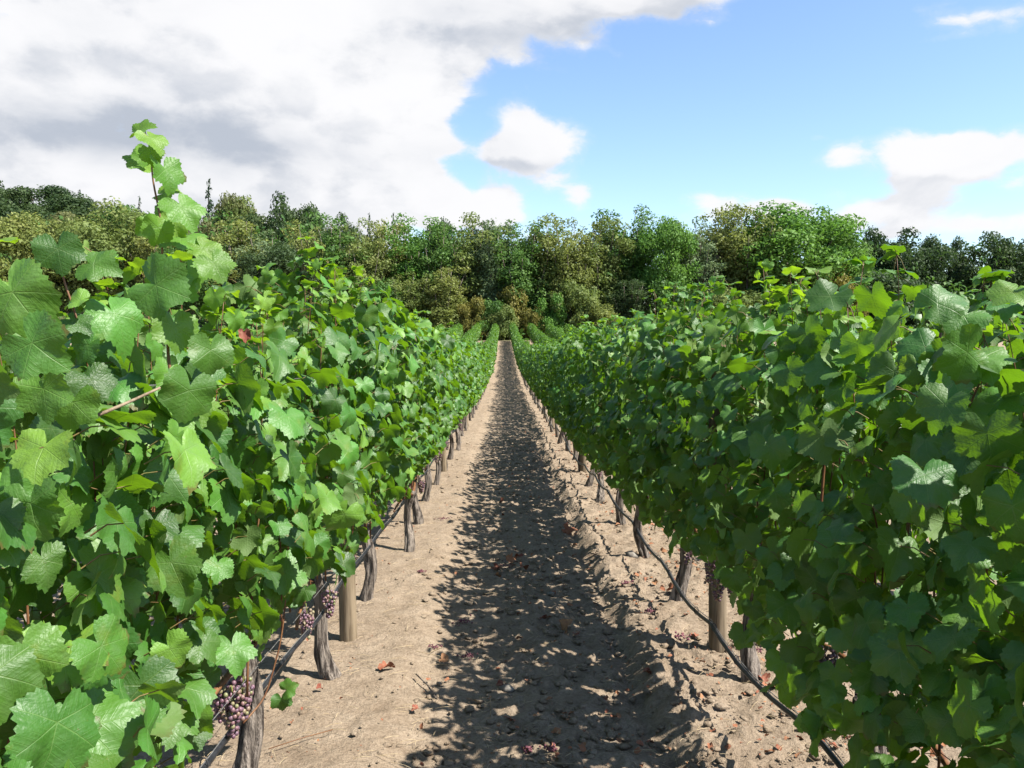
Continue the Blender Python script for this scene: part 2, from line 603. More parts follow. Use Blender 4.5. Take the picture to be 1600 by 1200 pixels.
def soil_material():
    m, nt, out = new_mat('soil')
    tcn = nt.n('ShaderNodeTexCoord')
    P = tcn.outputs['Object']
    sx = nt.n('ShaderNodeSeparateXYZ')
    nt.put(sx.inputs[0], P)
    n_big = nt.noise(P, .9, 4, .55)
    n_mid = nt.noise(P, 6, 6, .62)
    n_fin = nt.noise(P, 55, 5, .65)
    n_grit = nt.noise(P, 210, 3, .6)
    c = nt.ramp(n_mid, [(.25, (.225, .166, .113)), (.5, (.325, .250, .176)), (.75, (.400, .318, .232))])
    c = nt.mix(nt.math('MULTIPLY', nt.step(n_big, .38, .68), .35), c, (.390, .312, .228, 1))
    c = nt.mix(nt.math('MULTIPLY', nt.step(n_fin, .60, .38), .35), c, (.115, .078, .05, 1))
    c = nt.mix(nt.math('MULTIPLY', nt.step(n_grit, .62, .74), .35), c, (.30, .245, .185, 1))
    # straw-coloured litter flecks
    vor = nt.n('ShaderNodeTexVoronoi')
    wv_ = nt.vmath('MULTIPLY', P, (1, .45, 1))
    nt.put(vor.inputs['Vector'], wv_)
    vor.inputs['Scale'].default_value = 28
    fl = nt.math('MULTIPLY', nt.step(vor.outputs['Distance'], .16, .08), nt.step(n_big, .42, .6))
    c = nt.mix(nt.math('MULTIPLY', fl, .5), c, (.16, .08, .055, 1))
    # the soil beyond the rows is grass and leaf mould
    edge = nt.math('ADD', sx.outputs[1], nt.math('MULTIPLY', nt.math('SUBTRACT', n_big, .5), 9))
    g_f = nt.step(edge, 96.5, 99.5)
    gr = nt.ramp(n_mid, [(.3, (.045, .06, .02)), (.55, (.09, .105, .035)), (.75, (.15, .14, .06))])
    c = nt.mix(1.0, nt.mix(g_f, c, gr), (KA, KA, KA, 1), 'MULTIPLY')
    h = nt.math('ADD', nt.math('MULTIPLY', n_fin, .6), nt.math('ADD', nt.math('MULTIPLY', n_grit, .22), nt.math('MULTIPLY', n_mid, .8)))
    p = principled(nt, c, .95, nt.bump(h, 1.0, .026), .12)
    nt.t.links.new(p.outputs[0], out.inputs[0])
    return m


M_SOIL = soil_material()

# ------------------------------------------------------------------ ground
def graded(lo, hi, step0, grow, start):
    a = [start]
    s = step0
    while a[-1] < hi:
        a.append(a[-1] + s)
        s *= grow
    return a


xs_mid = list(np.arange(-1.75, 2.3, .022))
xs = [-x for x in graded(0, 700, .06, 1.22, 1.772)][::-1] + xs_mid + graded(0, 700, .06, 1.22, 2.31)
ys = [-40, -20, -10, -5, -2, 0, 1, 1.8, 2.4, 2.8]
y = 3.0
while y < 900:
    ys.append(y)
    y += max(.02, .0044 * y) if y < 120 else .05 * y
xs = np.array(xs)
ys = np.array(ys)
GX, GY = np.meshgrid(xs, ys, indexing='ij')
Z = base_z(GX, GY) + soil(GX, GY)
nearf = (1 - sstep(12, 45, GY)) * (np.abs(GX - .2) < 3)
nearf = nearf * (1 - sstep(2.0, 3.0, np.abs(GX - .25)))
lump = fbm(GX * 4.5, GY * 4.5, 4, .55) * .026 + np.maximum(0, fbm(GX * 13, GY * 13, 3, .6)) * .030
mid = np.exp(-((GX - .28) / .62) ** 2)
ridge = sstep(.68, .85, GX) * (1 - sstep(1.5, 1.8, GX))
lump = lump * (.55 + .65 * mid + .7 * ridge)
clod = np.maximum(0, vnoise(GX * 19 + 4, GY * 19) - .14) * .085 * (.25 + .9 * mid + .6 * ridge)
crack = -.010 * sstep(.05, .0, np.abs(fbm(GX * 3.1 + 40, GY * 3.1, 3))) * (1 - mid)
Z = Z + nearf * (lump + clod + crack)
farf = sstep(10, 30, GY) * (1 - sstep(92, 100, GY)) * (1 - sstep(1.9, 3.0, np.abs(GX - .25)))
Z = Z + farf * (fbm(GX * 2.2, GY * 1.9, 3, .6) * .05 + np.maximum(0, vnoise(GX * 5, GY * 4.1)) * .05)
Z = Z + .12 * fbm(GX * .15, GY * .15, 3) * sstep(100, 112, GY)
nx, ny = GX.shape
V = np.stack([GX, GY, Z], -1).reshape(-1, 3)
ii = np.arange(nx - 1)[:, None] * ny
jj = np.arange(ny - 1)[None, :]
Q = np.stack([ii + jj, ii + ny + jj, ii + ny + jj + 1, ii + jj + 1], -1).reshape(-1, 4)
link('ground', mesh_np('ground', V, Q, M_SOIL), kind='structure')


def clod_shape(rng, n=1):
    ph = (1 + 5 ** .5) / 2
    Vb = np.array([(-1, ph, 0), (1, ph, 0), (-1, -ph, 0), (1, -ph, 0), (0, -1, ph), (0, 1, ph), (0, -1, -ph), (0, 1, -ph), (ph, 0, -1), (ph, 0, 1), (-ph, 0, -1), (-ph, 0, 1)], float)
    Vb /= np.linalg.norm(Vb[0])
    Tb = np.array([(0, 11, 5), (0, 5, 1), (0, 1, 7), (0, 7, 10), (0, 10, 11), (1, 5, 9), (5, 11, 4), (11, 10, 2), (10, 7, 6), (7, 1, 8), (3, 9, 4), (3, 4, 2), (3, 2, 6), (3, 6, 8), (3, 8, 9), (4, 9, 5), (2, 4, 11), (6, 2, 10), (8, 6, 7), (9, 8, 1)])
    return Vb * (1 + .8 * (rng.random((12, 1)) - .5)) * np.array([1 + .6 * rng.random(), 1 + .6 * rng.random(), .4 + .4 * rng.random()]), Tb


acc = Acc()
r_ = np.random.default_rng(5)
for i in range(11000):
    d = 3.0 + 15 * r_.random() ** 1.6
    u = r_.random()
    x = r_.normal(.32, .36) if u < .62 else (r_.uniform(.75, 1.7) if u < .85 else r_.uniform(-1.5, 2.2))
    s = .0025 + .019 * r_.random() ** 5.0
    Vc, Tc = clod_shape(r_)
    ang = r_.random() * 6.28
    Rm = np.array([[math.cos(ang), -math.sin(ang), 0], [math.sin(ang), math.cos(ang), 0], [0, 0, 1]])
    acc.add(Vc @ Rm.T * s + np.array([x, d, ground_z(x, d) + s * .3 + .006]), Tc)
link('soil_clods', acc.mesh('soil_clods', M_SOIL, False), kind='stuff')

# ------------------------------------------------------------------ leaves
def outline(t, deep):
    a = np.abs(t)
    g_ = lambda c, s_: np.exp(-((a - c) / s_) ** 2)
    R = (.72 - .14 * deep) + (.28 + .14 * deep) * g_(0, .40) + (.17 + .15 * deep) * g_(1.02, .36) + (.08 + .10 * deep) * g_(2.0, .45)
    return R * (1 - .80 * sstep(2.62, PI, a))


def leaf_mesh(seed, N, rings, deep, flat=False):
    rg = np.random.default_rng(seed)
    t = -PI + (np.arange(N) + .5) * 2 * PI / N
    R = outline(t, deep)
    if N >= 30:
        tooth = np.where(np.arange(N) % 2 == 0, 1.038, .962) + .06 * (rg.random(N) - .5)
        R = R * tooth * (1 + .06 * np.sin(t * 2 + rg.random() * 6))
    pts = [np.zeros((1, 2))]
    T = []
    prev = None
    for k, f in enumerate(rings):
        n = N if f > .6 else max(6, N // 3)
        tt = -PI + (np.arange(n) + .5) * 2 * PI / n
        Rr = R if n == N else outline(tt, deep * .5)
        off = sum(len(p) for p in pts)
        pts.append(np.stack([np.sin(tt), np.cos(tt)], -1) * (Rr * f)[:, None])
        if prev is None:
            T += [(0, off + (i + 1) % n, off + i) for i in range(n)]
        else:
            po, pn = prev
            if pn == n:
                for i in range(n):
                    j = (i + 1) % n
                    T += [(po + i, po + j, off + j), (po + i, off + j, off + i)]
            else:
                q = n // pn
                for i in range(pn):
                    j = (i + 1) % pn
                    for m_ in range(q):
                        T.append((po + i, off + (i * q + m_ + 1 + q // 2) % n, off + (i * q + m_ + q // 2) % n))
                    T.append((po + i, po + j, off + ((i + 1) * q + q // 2) % n))
        prev = (off, n)
    xy = np.concatenate(pts)
    x, y = xy[:, 0], xy[:, 1]
    r = np.hypot(x, y)
    th = np.arctan2(x, y)
    a = rg.uniform(-.05, .34)
    b = rg.uniform(.04, .58)
    z = -a * r ** 2 + b * np.abs(x) * .7 + .13 * r * np.sin(3 * th + rg.random() * 6) + .055 * r ** 2 * np.sin(7 * th + rg.random() * 6)
    z = z - rg.uniform(0, .60) * np.maximum(0, y) ** 2
    z = z + rg.uniform(-.25, .15) * np.maximum(0, np.abs(x) - .45) ** 2 * 1.5
    return np.stack([x, y, z], -1), np.array(T), xy


LEAVES_HI = [leaf_mesh(100 + i, 60, (.5, .8, 1.0), (i % 4) / 4.0) for i in range(18)]
LEAVES_MID = [leaf_mesh(200 + i, 42, (.6, 1.0), (i % 3) / 3.0) for i in range(8)]
LEAVES_LOW = [leaf_mesh(300 + i, 10, (1.0,), .6) for i in range(6)]
ME_LEAF = [mesh_np('leaf', V_, T_, M_LEAF, uv_) for V_, T_, uv_ in LEAVES_HI]
ME_YOUNG = [mesh_np('young_leaf', V_, T_, M_LEAF_YOUNG, uv_) for V_, T_, uv_ in LEAVES_HI[:8]]
ME_DRY = []
for i in range(5):
    V_, T_, uv_ = leaf_mesh(400 + i, 30, (.5, 1.0), .7)
    rr = np.hypot(V_[:, 0], V_[:, 1])
    V_[:, 2] = .45 * rr ** 2 * np.sin(2.2 * np.arctan2(V_[:, 0], V_[:, 1]) + i) + .25 * np.abs(V_[:, 0]) + .10 * np.sin(9 * V_[:, 1] + 5 * V_[:, 0] + i)
    V_[:, 0] *= .75
    ME_DRY.append(mesh_np('dry_leaf', V_, T_, M_DRY, uv_))


def frame(tip, nrm):
    y_ = Vector(tip).normalized()
    z_ = Vector(nrm)
    z_ = (z_ - y_ * z_.dot(y_))
    if z_.length < 1e-4:
        z_ = y_.orthogonal()
    z_.normalize()
    x_ = y_.cross(z_)
    return np.array([[x_.x, y_.x, z_.x], [x_.y, y_.y, z_.y], [x_.z, y_.z, z_.z]])


def grow(rg, top, length=1.42, n_shoots=14, extra=190, low=.46, y0=0.0, thick=1.0):
    """leaves and shoots of one vine; local coordinates, x across the row, y along it"""
    leaves = []       # (pos, R, size, petiole root)
    shoots = []
    for s in range(n_shoots):
        ys_ = y0 + (-.5 + (s + rg.random()) / n_shoots) * length
        p = np.array([rg.normal(0, .05), ys_, .60 + rg.normal(0, .04)])
        h = top + min(.12, rg.normal(0, .06))
        vx, vy = rg.normal(0, .05), rg.normal(0, .10)
        pts = [p.copy()]
        sgn = 1 if rg.random() < .5 else -1
        while p[2] < h and len(pts) < 32:
            vx += rg.normal(0, .03) - p[0] * .10
            vy += rg.normal(0, .03)
            dv = np.array([vx, vy, 1.0])
            p = p + dv / np.linalg.norm(dv) * .070
            pts.append(p.copy())
            sgn = -sgn
            f = (p[2] - .6) / max(.3, h - .6)
            if rg.random() < .07:
                continue
            az_ = (0 if sgn > 0 else PI) + rg.normal(0, .75)
            out = np.array([math.cos(az_), math.sin(az_), 0])
            pl = rg.uniform(.05, .13) * (1 - .45 * f) * thick
            el_ = rg.normal(.25, .35)
            q = p + (out * math.cos(el_) + np.array([0, 0, math.sin(el_)])) * pl
            size = rg.uniform(.054, .085) * (1.0 - .42 * max(0, f - .55) / .45)
            leaves.append(orient(rg, q, out, size, f, p))
        for tl in range(4):
            a2 = rg.random() * 6.28
            o2 = np.array([math.cos(a2), math.sin(a2), 0])
            q = pts[-1 - tl // 2] + o2 * .02 + np.array([0, 0, .02])
            leaves.append((q, frame(o2 * .8 + np.array([0, 0, rg.uniform(-.3, .9)]), o2 * .5 + np.array([0, 0, .7])), rg.uniform(.028, .05), pts[-1]))
        shoots.append((np.array(pts), np.linspace(.0044, .0010, len(pts))))
    for i in range(extra):
        zz = rg.uniform(low, top - .05)
        f = (zz - .6) / (top - .6)
        sx_ = 1 if rg.random() < .5 else -1
        out = np.array([sx_ * math.cos(rg.normal(0, .6)), rg.normal(0, .5), 0])
        hw = (.15 + .19 * math.sqrt(max(0, 1 - abs(f - .45) / .75))) * thick
        q = np.array([sx_ * abs(rg.normal(hw * .8, .07)), y0 + rg.uniform(-.5, .5) * length, zz])
        size = rg.uniform(.044, .080)
        leaves.append(orient(rg, q, out, size, f, q - out * .06 - np.array([0, 0, .02])))
    return leaves, shoots


def orient(rg, q, out, size, f, root):
    up = .28 + .55 * max(0, f - .45) + abs(rg.normal(0, .25))
    nrm = out * (.65 + .3 * rg.random()) + np.array([rg.normal(0, .42) + .12, rg.normal(0, .48) - .08, up + .08])
    tip = out * rg.uniform(-.1, .75) + np.array([rg.normal(0, .28), rg.normal(0, .45), -rg.uniform(.25, 1.1) + .75 * max(0, f - .6)])
    return (q, frame(tip, nrm), size, root)


def join_leaves(leaves, lib, rg, mat, name='foliage'):
    a_ = Acc()
    for (q, R, s, root) in leaves:
        V_, T_, uv_ = lib[int(rg.integers(len(lib)))]
        a_.add(V_ @ R.T * s + q, T_, uv_, rg.random())
    return a_.mesh(name, mat)


def trunk_mesh(rg, h, lean, sides=14, n=15, r0=.036):
    zs = np.linspace(-.06, h, n)
    t = (zs + .06) / (h + .06)
    P = np.stack([lean[0] * t + .026 * np.sin(t * 5.5 + rg.random() * 6), lean[1] * t + .02 * np.sin(t * 4 + rg.random() * 6), zs], -1)
    R = r0 * (1.02 - .28 * t + .42 * np.exp(-t * 9) + .30 * np.exp(-((t - 1) / .12) ** 2))
    ph, tw = rg.random() * 6, rg.uniform(1, 3)
    rd = lambda tt, a: 1 + .10 * np.sin(9 * tt + ph) + .15 * np.sin(4 * a + tw * tt * 2 + ph) + .10 * np.sin(7 * a - tw * tt * 3 + 2 * ph) + .05 * np.sin(23 * tt + 3 * a) + (.07 * np.sin(13 * a + 3 * np.sin(9 * tt + ph)) if sides > 20 else 0)
    return tube(P, R, sides, rd)


def cordon_mesh(rg, h, lean, length, sides=7):
    a_ = Acc()
    for sg in (-1, 1):
        t = np.linspace(0, 1, 9)
        P = np.stack([lean[0] * (1 - t) + .02 * np.sin(5 * t), lean[1] + sg * t * length * .5, h - .03 + .07 * np.sin(t * PI) * (1 - .3 * t) + 0 * t], -1)
        V_, T_ = tube(P, .014 - .006 * t, sides)
        a_.add(V_, T_)
    return a_.mesh('cordon', M_CANE)


# grape clusters ----------------------------------------------------------
def ball(seg=9, rng_=6):
    V_ = [(0, 0, 1)]
    for i in range(1, rng_):
        th = PI * i / rng_
        for j in range(seg):
            V_.append((math.sin(th) * math.cos(2 * PI * j / seg), math.sin(th) * math.sin(2 * PI * j / seg), math.cos(th)))
    V_.append((0, 0, -1))
    T_ = [(0, 1 + j, 1 + (j + 1) % seg) for j in range(seg)]
    for i in range(rng_ - 2):
        for j in range(seg):
            a_, b_ = 1 + i * seg + j, 1 + i * seg + (j + 1) % seg
            T_ += [(a_, a_ + seg, b_ + seg), (a_, b_ + seg, b_)]
    e = len(V_) - 1
    k = 1 + (rng_ - 2) * seg
    T_ += [(e, k + (j + 1) % seg, k + j) for j in range(seg)]
    return np.array(V_), np.array(T_)


B_V, B_T = ball()
B_LV, B_LT = ball(6, 4)
ME_BERRY = mesh_np('grape', B_V * np.array([1, 1, 1.06]), B_T, M_GRAPE)


def berries(rg, length=.125, width=.040, br=.0078):
    """berry centres of one hanging cluster, top at the origin"""
    C = []
    tries = 0
    while tries < 900 and len(C) < 62:
        tries += 1
        t = rg.random() ** .9
        rad = width * (1 - .72 * t) * (.9 if t > .08 else .6)
        a_ = rg.random() * 2 * PI
        p = np.array([rad * math.cos(a_), rad * math.sin(a_), -.012 - t * length])
        if all(np.linalg.norm(p - c) > 1.55 * br for c in C):
            C.append(p)
    return C, br


def cluster_joined(rg, name='grape_cluster', **kw):
    C, br = berries(rg, **kw)
    a_ = Acc()
    for c in C:
        a_.add(B_LV * br * rg.uniform(.85, 1.1) + c, B_LT, None, rg.random())
    return a_.mesh(name, M_GRAPE)


CLUSTERS = [cluster_joined(np.random.default_rng(60 + i)) for i in range(6)]


def hero_cluster(vine, world, rg, length=.13, width=.045):
    t = np.linspace(0, 1, 5)
    V_, T_ = tube(np.stack([.004 * np.sin(4 * t), 0 * t, .03 - t * length * .9], -1), .0022, 5)
    cl = link('grape_cluster', mesh_np('rachis', V_, T_, M_RACHIS), vine)
    cl.location = Vector(world) - vine.location
    C, br = berries(rg, length, width)
    for c in C:
        b = link('grape', ME_BERRY, cl)
        b.location = c
        s = br * rg.uniform(.85, 1.12)
        b.scale = (s, s, s)
    return cl


# ------------------------------------------------------------------ the vines
SUNLIT, SHADED = -1, 1
DT = {SUNLIT: 4.19, SHADED: 4.03}
STEP = {SUNLIT: 1.40, SHADED: 1.385}
POST0 = {SUNLIT: 4.76, SHADED: 4.5}
POST_STEP = 7.72
ROWNAME = {SUNLIT: 'sunlit row', SHADED: 'shaded row'}
ORD = ['first', 'second', 'third', 'fourth', 'fifth', 'sixth', 'seventh', 'eighth', 'ninth', 'tenth', 'eleventh', 'twelfth', 'thirteenth', 'fourteenth', 'fifteenth',
       'sixteenth', 'seventeenth', 'eighteenth', 'nineteenth', 'twentieth']
TENS = ['', '', 'twenty', 'thirty', 'forty', 'fifty', 'sixty']


def ordinal(n):
    if n <= 20:
        return ORD[n - 1]
    t, u = divmod(n, 10)
    return (TENS[t] + '-' + ORD[u - 1]) if u else TENS[t][:-1] + 'ieth'


# shared parts for the vines too far away to show single leaves
FAR = []
for i in range(8):
    rg = np.random.default_rng(900 + i)
    lv, sh = grow(rg, 2.07, 1.5, 15, 700)
    lv = [l for l in lv if abs(l[0][0]) < .05 + max(0.0, min(.34, (l[0][2] - .50) * .66)) + .03]
    FAR.append(join_leaves(lv, LEAVES_LOW, rg, M_LEAF_FAR))
FAR_TRUNK = []
for i in range(5):
    rg = np.random.default_rng(950 + i)
    V_, T_ = trunk_mesh(rg, .58, (rg.normal(0, .03), rg.normal(0, .05)), 8, 7)
    FAR_TRUNK.append(mesh_np('trunk', V_, T_, M_BARK))

VINES = {}
near_limit = 17.2
for row in (SUNLIT, SHADED):
    x0 = ROW_X[row]
    side = 1 if row == SUNLIT else -1        # the side that faces the path
    grp_name = 'grapevines of the ' + ROWNAME[row]
    k = -2
    bay_count = {}
    while True:
        d = DT[row] + STEP[row] * k
        if d > 97:
            break
        rg = np.random.default_rng(5000 + 37 * k + (0 if row == SUNLIT else 7777))
        jx, jd = rg.normal(0, .025), rg.normal(0, .05) if k not in (0, 1) else 0
        d += jd
        x = x0 + jx
        bay = int(math.floor((d - POST0[row]) / POST_STEP))
        bay_count[bay] = bay_count.get(bay, 0) + 1
        nb = bay_count[bay]
        if bay < 0:
            back = {-2: 'third', -1: 'second', 0: 'first'}[k]
            label = f'{back} grapevine on the near side of the first post of the {ROWNAME[row]}'
            if row == SUNLIT and k == -2:
                label = 'big leafed grapevine with a tall shoot rising above the sunlit row'
        else:
            label = f'{ordinal(nb)} grapevine beyond the {ordinal(bay + 1)} post of the {ROWNAME[row]}'
        vine = thing('grapevine', (x, d, ground_z(x, d)), label, 'grapevine', grp_name)
        VINES[(row, k)] = vine
        if d < near_limit:
            lean = (rg.normal(0, .05), rg.normal(0, .08))
            h = .56 + rg.normal(0, .03)
            V_, T_ = trunk_mesh(rg, h, lean, 36, 34, .036 + .008 * rg.random())
            link('trunk', mesh_np('trunk', V_, T_, M_BARK), vine)
            link('cordon', cordon_mesh(rg, h, lean, 1.3), vine)
            top = ((2.07 if row == SUNLIT else 1.96 + .09 * min(1, max(0, (d - 4) / 5))) if d > 3.5 else (1.70 if d < 2 else 1.80)) + (rg.normal(0, .05) if d > 3.5 else 0)
            if row == SHADED and d < 3.5:
                top += .03
            dens = (560 if k > -2 else 760) if row == SUNLIT else 800
            leaves, shoots = grow(rg, top, 1.46, 15, dens, (.56 if row == SUNLIT else .53) if d > 3.3 else (.50 if row == SUNLIT else .40))
            if row == SUNLIT and d > 3.3:
                leaves = [l for l in leaves if l[0][2] > .60 or rg.random() < .12]
            hw0, hw1, zb = (.07, .40, .52) if row == SUNLIT else (.16, .42, .42 if d < 3.3 else .50)
            if d < 3.3:
                hw0 += .05
                zb -= .04
            if row == SUNLIT and d > 2.5:
                zb += .10

            def inside(l):
                z = l[0][2]
                if row == SHADED and d > 2.2 and l[0][0] > max(0, (z - .64) * .62) + .02:
                    return False
                return abs(l[0][0]) < hw0 + (hw1 - hw0) * float(sstep(zb, 1.15, z)) + .03
            leaves = [l for l in leaves if inside(l)]
            if row == SUNLIT and k <= 1:       # the fruit zone round the first trunks is open
                def shows(l):
                    c = CAM_R.transposed() @ Vector((x + l[0][0], d + l[0][1], ground_z(x, d) + l[0][2] - CAM_Z))
                    if c.z > -.1:
                        return False
                    u, v = 800 - F * c.x / c.z, 600 + F * c.y / c.z
                    return any(a - 18 < u < b + 18 and c_ - 18 < v < d_ + 18 for a, b, c_, d_ in ((325, 420, 1045, 1200), (430, 505, 945, 1200), (500, 640, 900, 1100)))
                leaves = [l for l in leaves if not shows(l)]
            if d < 2:                          # keep clear of the camera
                leaves = [l for l in leaves if l[0][1] + d > 1.0]
            score = [side * l[0][0] + .25 * max(0, l[0][2] - (top - .35)) + .05 * rg.random() for l in leaves]
            order = np.argsort(score)[::-1]
            n_single = 300 if d < 10.5 else 190
            n_single -= 14 if k == -2 else 0
            for i in order[:n_single]:
                q, R, s, root = leaves[i]
                o = link('leaf', ME_YOUNG[int(rg.integers(8))] if s < .05 and q[2] > top - .22 else ME_LEAF[int(rg.integers(len(ME_LEAF)))], vine)
                M4 = Matrix(((R[0, 0] * s, R[0, 1] * s, R[0, 2] * s, q[0]), (R[1, 0] * s, R[1, 1] * s, R[1, 2] * s, q[1]), (R[2, 0] * s, R[2, 1] * s, R[2, 2] * s, q[2]), (0, 0, 0, 1)))
                o.matrix_local = M4
            rest = [leaves[i] for i in order[n_single:]]
            if rest:
                link('foliage', join_leaves(rest, LEAVES_MID, rg, M_LEAF), vine, kind='stuff')
            if d < 8.5:
                for pts, rad in shoots:
                    V_, T_ = tube(pts, rad, 6)
                    link('cane', mesh_np('cane', V_, T_, M_CANE), vine)
                a_ = Acc()
                for (q, R, s, root) in leaves:
                    midp = (q + root) / 2 + np.array([0, 0, .008])
                    V_, T_ = tube([root, midp, q], [.0016, .0013, .0011], 4, cap=False)
                    a_.add(V_, T_)
                link('petioles', a_.mesh('petioles', M_PETIOLE), vine, kind='stuff')
            for c in range((0 if k < 2 else 1) if row == SUNLIT else 3):
                cl = link('grape_cluster', CLUSTERS[int(rg.integers(6))], vine)
                cl.location = (side * rg.uniform(.0, .16), rg.uniform(-.55, .55), rg.uniform(.50, .66))
                cl.rotation_euler = (rg.normal(0, .12), rg.normal(0, .12), rg.random() * 6)
        else:
            o = link('trunk', FAR_TRUNK[int(rg.integers(5))], vine)
            o.rotation_euler.z = rg.random() * 6
            o = link('foliage', FAR[int(rg.integers(8))], vine, kind='stuff')
            o.rotation_euler.z = PI * int(rg.integers(2))
            o.scale = (rg.uniform(.85, 1.05), 1, rg.uniform(.89, 1.07))
        k += 1

# the rows beside them, vine by vine where they show
far_rows = {2: (4.3, 'next row behind the shaded row'), -2: (58, 'next row behind the sunlit row'), 3: (56, 'second row behind the shaded row'), -3: (62, 'second row behind the sunlit row')}
mass = Acc()


def far_vine(row, d, rg, label, group):
    x = ROW_X[row] + rg.normal(0, .03)
    v = thing('grapevine', (x, d, ground_z(x, d)), label, 'grapevine', group)
    o = link('trunk', FAR_TRUNK[int(rg.integers(5))], v)
    o.rotation_euler.z = rg.random() * 6
    o = link('foliage', FAR[int(rg.integers(8))], v, kind='stuff')
    o.rotation_euler.z = PI * int(rg.integers(2))
    o.scale = (rg.uniform(.85, 1.05), 1, rg.uniform(.89, 1.07))


for row, (dmin, text) in far_rows.items():
    ds = np.arange(96.6, dmin, -1.4)
    for n, d in enumerate(ds):
        rg = np.random.default_rng(int(20000 + row * 500 + n))
        far_vine(row, d, rg, f'{ordinal(n + 1)} grapevine counted from the tree end of the {text}', 'grapevines of the ' + text)

rg = np.random.default_rng(77)
LOWROW = []
for i in range(4):
    lv, sh = grow(rg, 2.0, 1.5, 10, 150)
    quad = [leaf_mesh(700 + i, 5, (1.0,), .2)]
    LOWROW.append((lv, quad))


def add_mass(row, d0, d1):
    for d in np.arange(d0, d1, 1.4):
        lv, quad = LOWROW[int(rg.integers(4))]
        x = ROW_X[row]
        z = ground_z(x, d)
        for (q, R, s, root) in lv:
            V_, T_, uv_ = quad[0]
            mass.add(V_ @ R.T * s * 1.35 + q + np.array([x, d, z]), T_, uv_, rg.random())


add_mass(-2, 2, 57)
for row_ in (4, 5, 6):
    add_mass(row_, 62, 96.8)
for row_ in (-4, -5, -6):
    add_mass(row_, 66, 96.8)
link('outer_vine_rows', mass.mesh('outer_vine_rows', M_LEAF_FAR), kind='stuff')

# ------------------------------------------------------------------ hand-placed shoots, leaves and clusters on the nearest vines
V1 = VINES[(SUNLIT, -2)]
V2 = VINES[(SUNLIT, -1)]
V3 = VINES[(SUNLIT, 0)]
W1 = VINES[(SHADED, -2)]
W2 = VINES[(SHADED, -1)]
hg = np.random.default_rng(4242)


def hero_leaf(vine, px, py, d, rpx, droop=(0, -1), face=(.25, -1, .5), mesh=None):
    """a leaf whose middle shows at that pixel; rpx its half width in photograph pixels; droop the picture direction of its tip"""
    s = rpx / F * d / .95
    tip = Vector((droop[0], -.15, droop[1])).normalized()
    R = frame(tip, Vector(face) + Vector((hg.normal(0, .55), 0, hg.normal(0, .45))))
    c = px_at(px, py, d) - Vector(R[:, 1]) * s * .22 - vine.location
    o = link('leaf', mesh or ME_LEAF[int(hg.integers(len(ME_LEAF)))], vine)
    o.matrix_local = Matrix(((R[0, 0] * s, R[0, 1] * s, R[0, 2] * s, c.x), (R[1, 0] * s, R[1, 1] * s, R[1, 2] * s, c.y), (R[2, 0] * s, R[2, 1] * s, R[2, 2] * s, c.z), (0, 0, 0, 1)))
    return o


def hero_cane(vine, pts, r0, r1, mat=M_CANE, name='cane'):
    P = np.array([np.array(px_at(*p)) - np.array(vine.location) for p in pts])
    t = np.linspace(0, 1, len(P))
    tt = np.linspace(0, 1, len(P) * 4)
    P2 = np.stack([np.interp(tt, t, P[:, i]) for i in range(3)], -1)
    for _ in range(2):
        P2[1:-1] = (P2[:-2] + P2[1:-1] * 2 + P2[2:]) / 4
    V_, T_ = tube(P2, np.linspace(r0, r1, len(P2)), 7)
    return link(name, mesh_np(name, V_, T_, mat), vine)


D1 = 1.85
hero_cane(V1, [(276, 640, D1), (262, 560, D1), (262, 490, D1), (254, 415, D1), (252, 345, D1), (238, 280, D1), (236, 235, D1), (224, 198, D1)], .0042, .0012)
for (px, py, r, dr) in [(222, 200, 26, (.5, .3)), (240, 220, 30, (.6, -.5)), (213, 248, 28, (-.8, .1)), (236, 240, 26, (.3, -.5)), (262, 272, 38, (.5, -.9)), (233, 262, 22, (.8, -.2)), (288, 330, 42, (.6, -.8)),
                        (245, 362, 30, (-.2, -1)), (228, 355, 24, (-.8, -.5)), (292, 376, 46, (.9, -.25)), (322, 392, 34, (.8, -.6)), (338, 418, 36, (.5, -.8)), (280, 455, 44, (.9, -.2)), (246, 430, 30, (-.6, -.6)), (300, 430, 34, (.6, -.8)), (240, 480, 40, (-.4, -1)), (275, 520, 46, (.2, -1)), (262, 300, 26, (.9, .2)), (254, 325, 24, (-.7, -.5)), (272, 352, 34, (.4, -1))]:
    hero_leaf(V1, px, py, D1 - .02 + hg.normal(0, .03), r * .95, dr, (.55, -.6, .75), ME_YOUNG[int(hg.integers(8))])
hero_cane(V1, [(150, 640, 1.30), (138, 570, 1.3), (118, 490, 1.3), (100, 440, 1.3), (92, 400, 1.3)], .0024, .0013)
for (px, py, r, dr, d) in [(120, 505, 30, (.8, -.4), 1.29), (118, 470, 26, (-.8, -.2), 1.29), (132, 545, 34, (-.6, -.7), 1.29), (146, 600, 40, (.6, -.8), 1.27), (112, 640, 50, (-.2, -1), 1.25), (70, 620, 56, (.2, -1), 1.15)]:
    hero_leaf(V1, px, py, d, r, dr)
for (px, py, r, dr, d) in [(92, 398, 42, (.2, -1), 1.28), (155, 415, 40, (.9, -.2), 1.35), (28, 470, 72, (.5, -.7), 1.12), (60, 545, 62, (.7, -.6), 1.1), (185, 500, 52, (.6, -.8), 1.38),
                           (330, 557, 44, (.1, -1), 1.75), (293, 622, 52, (-.2, -1), 1.65), (255, 450, 56, (.8, -.3), 1.6), (50, 800, 60, (.2, -1), 1.08)]:
    hero_leaf(V1, px, py, d, r, dr)
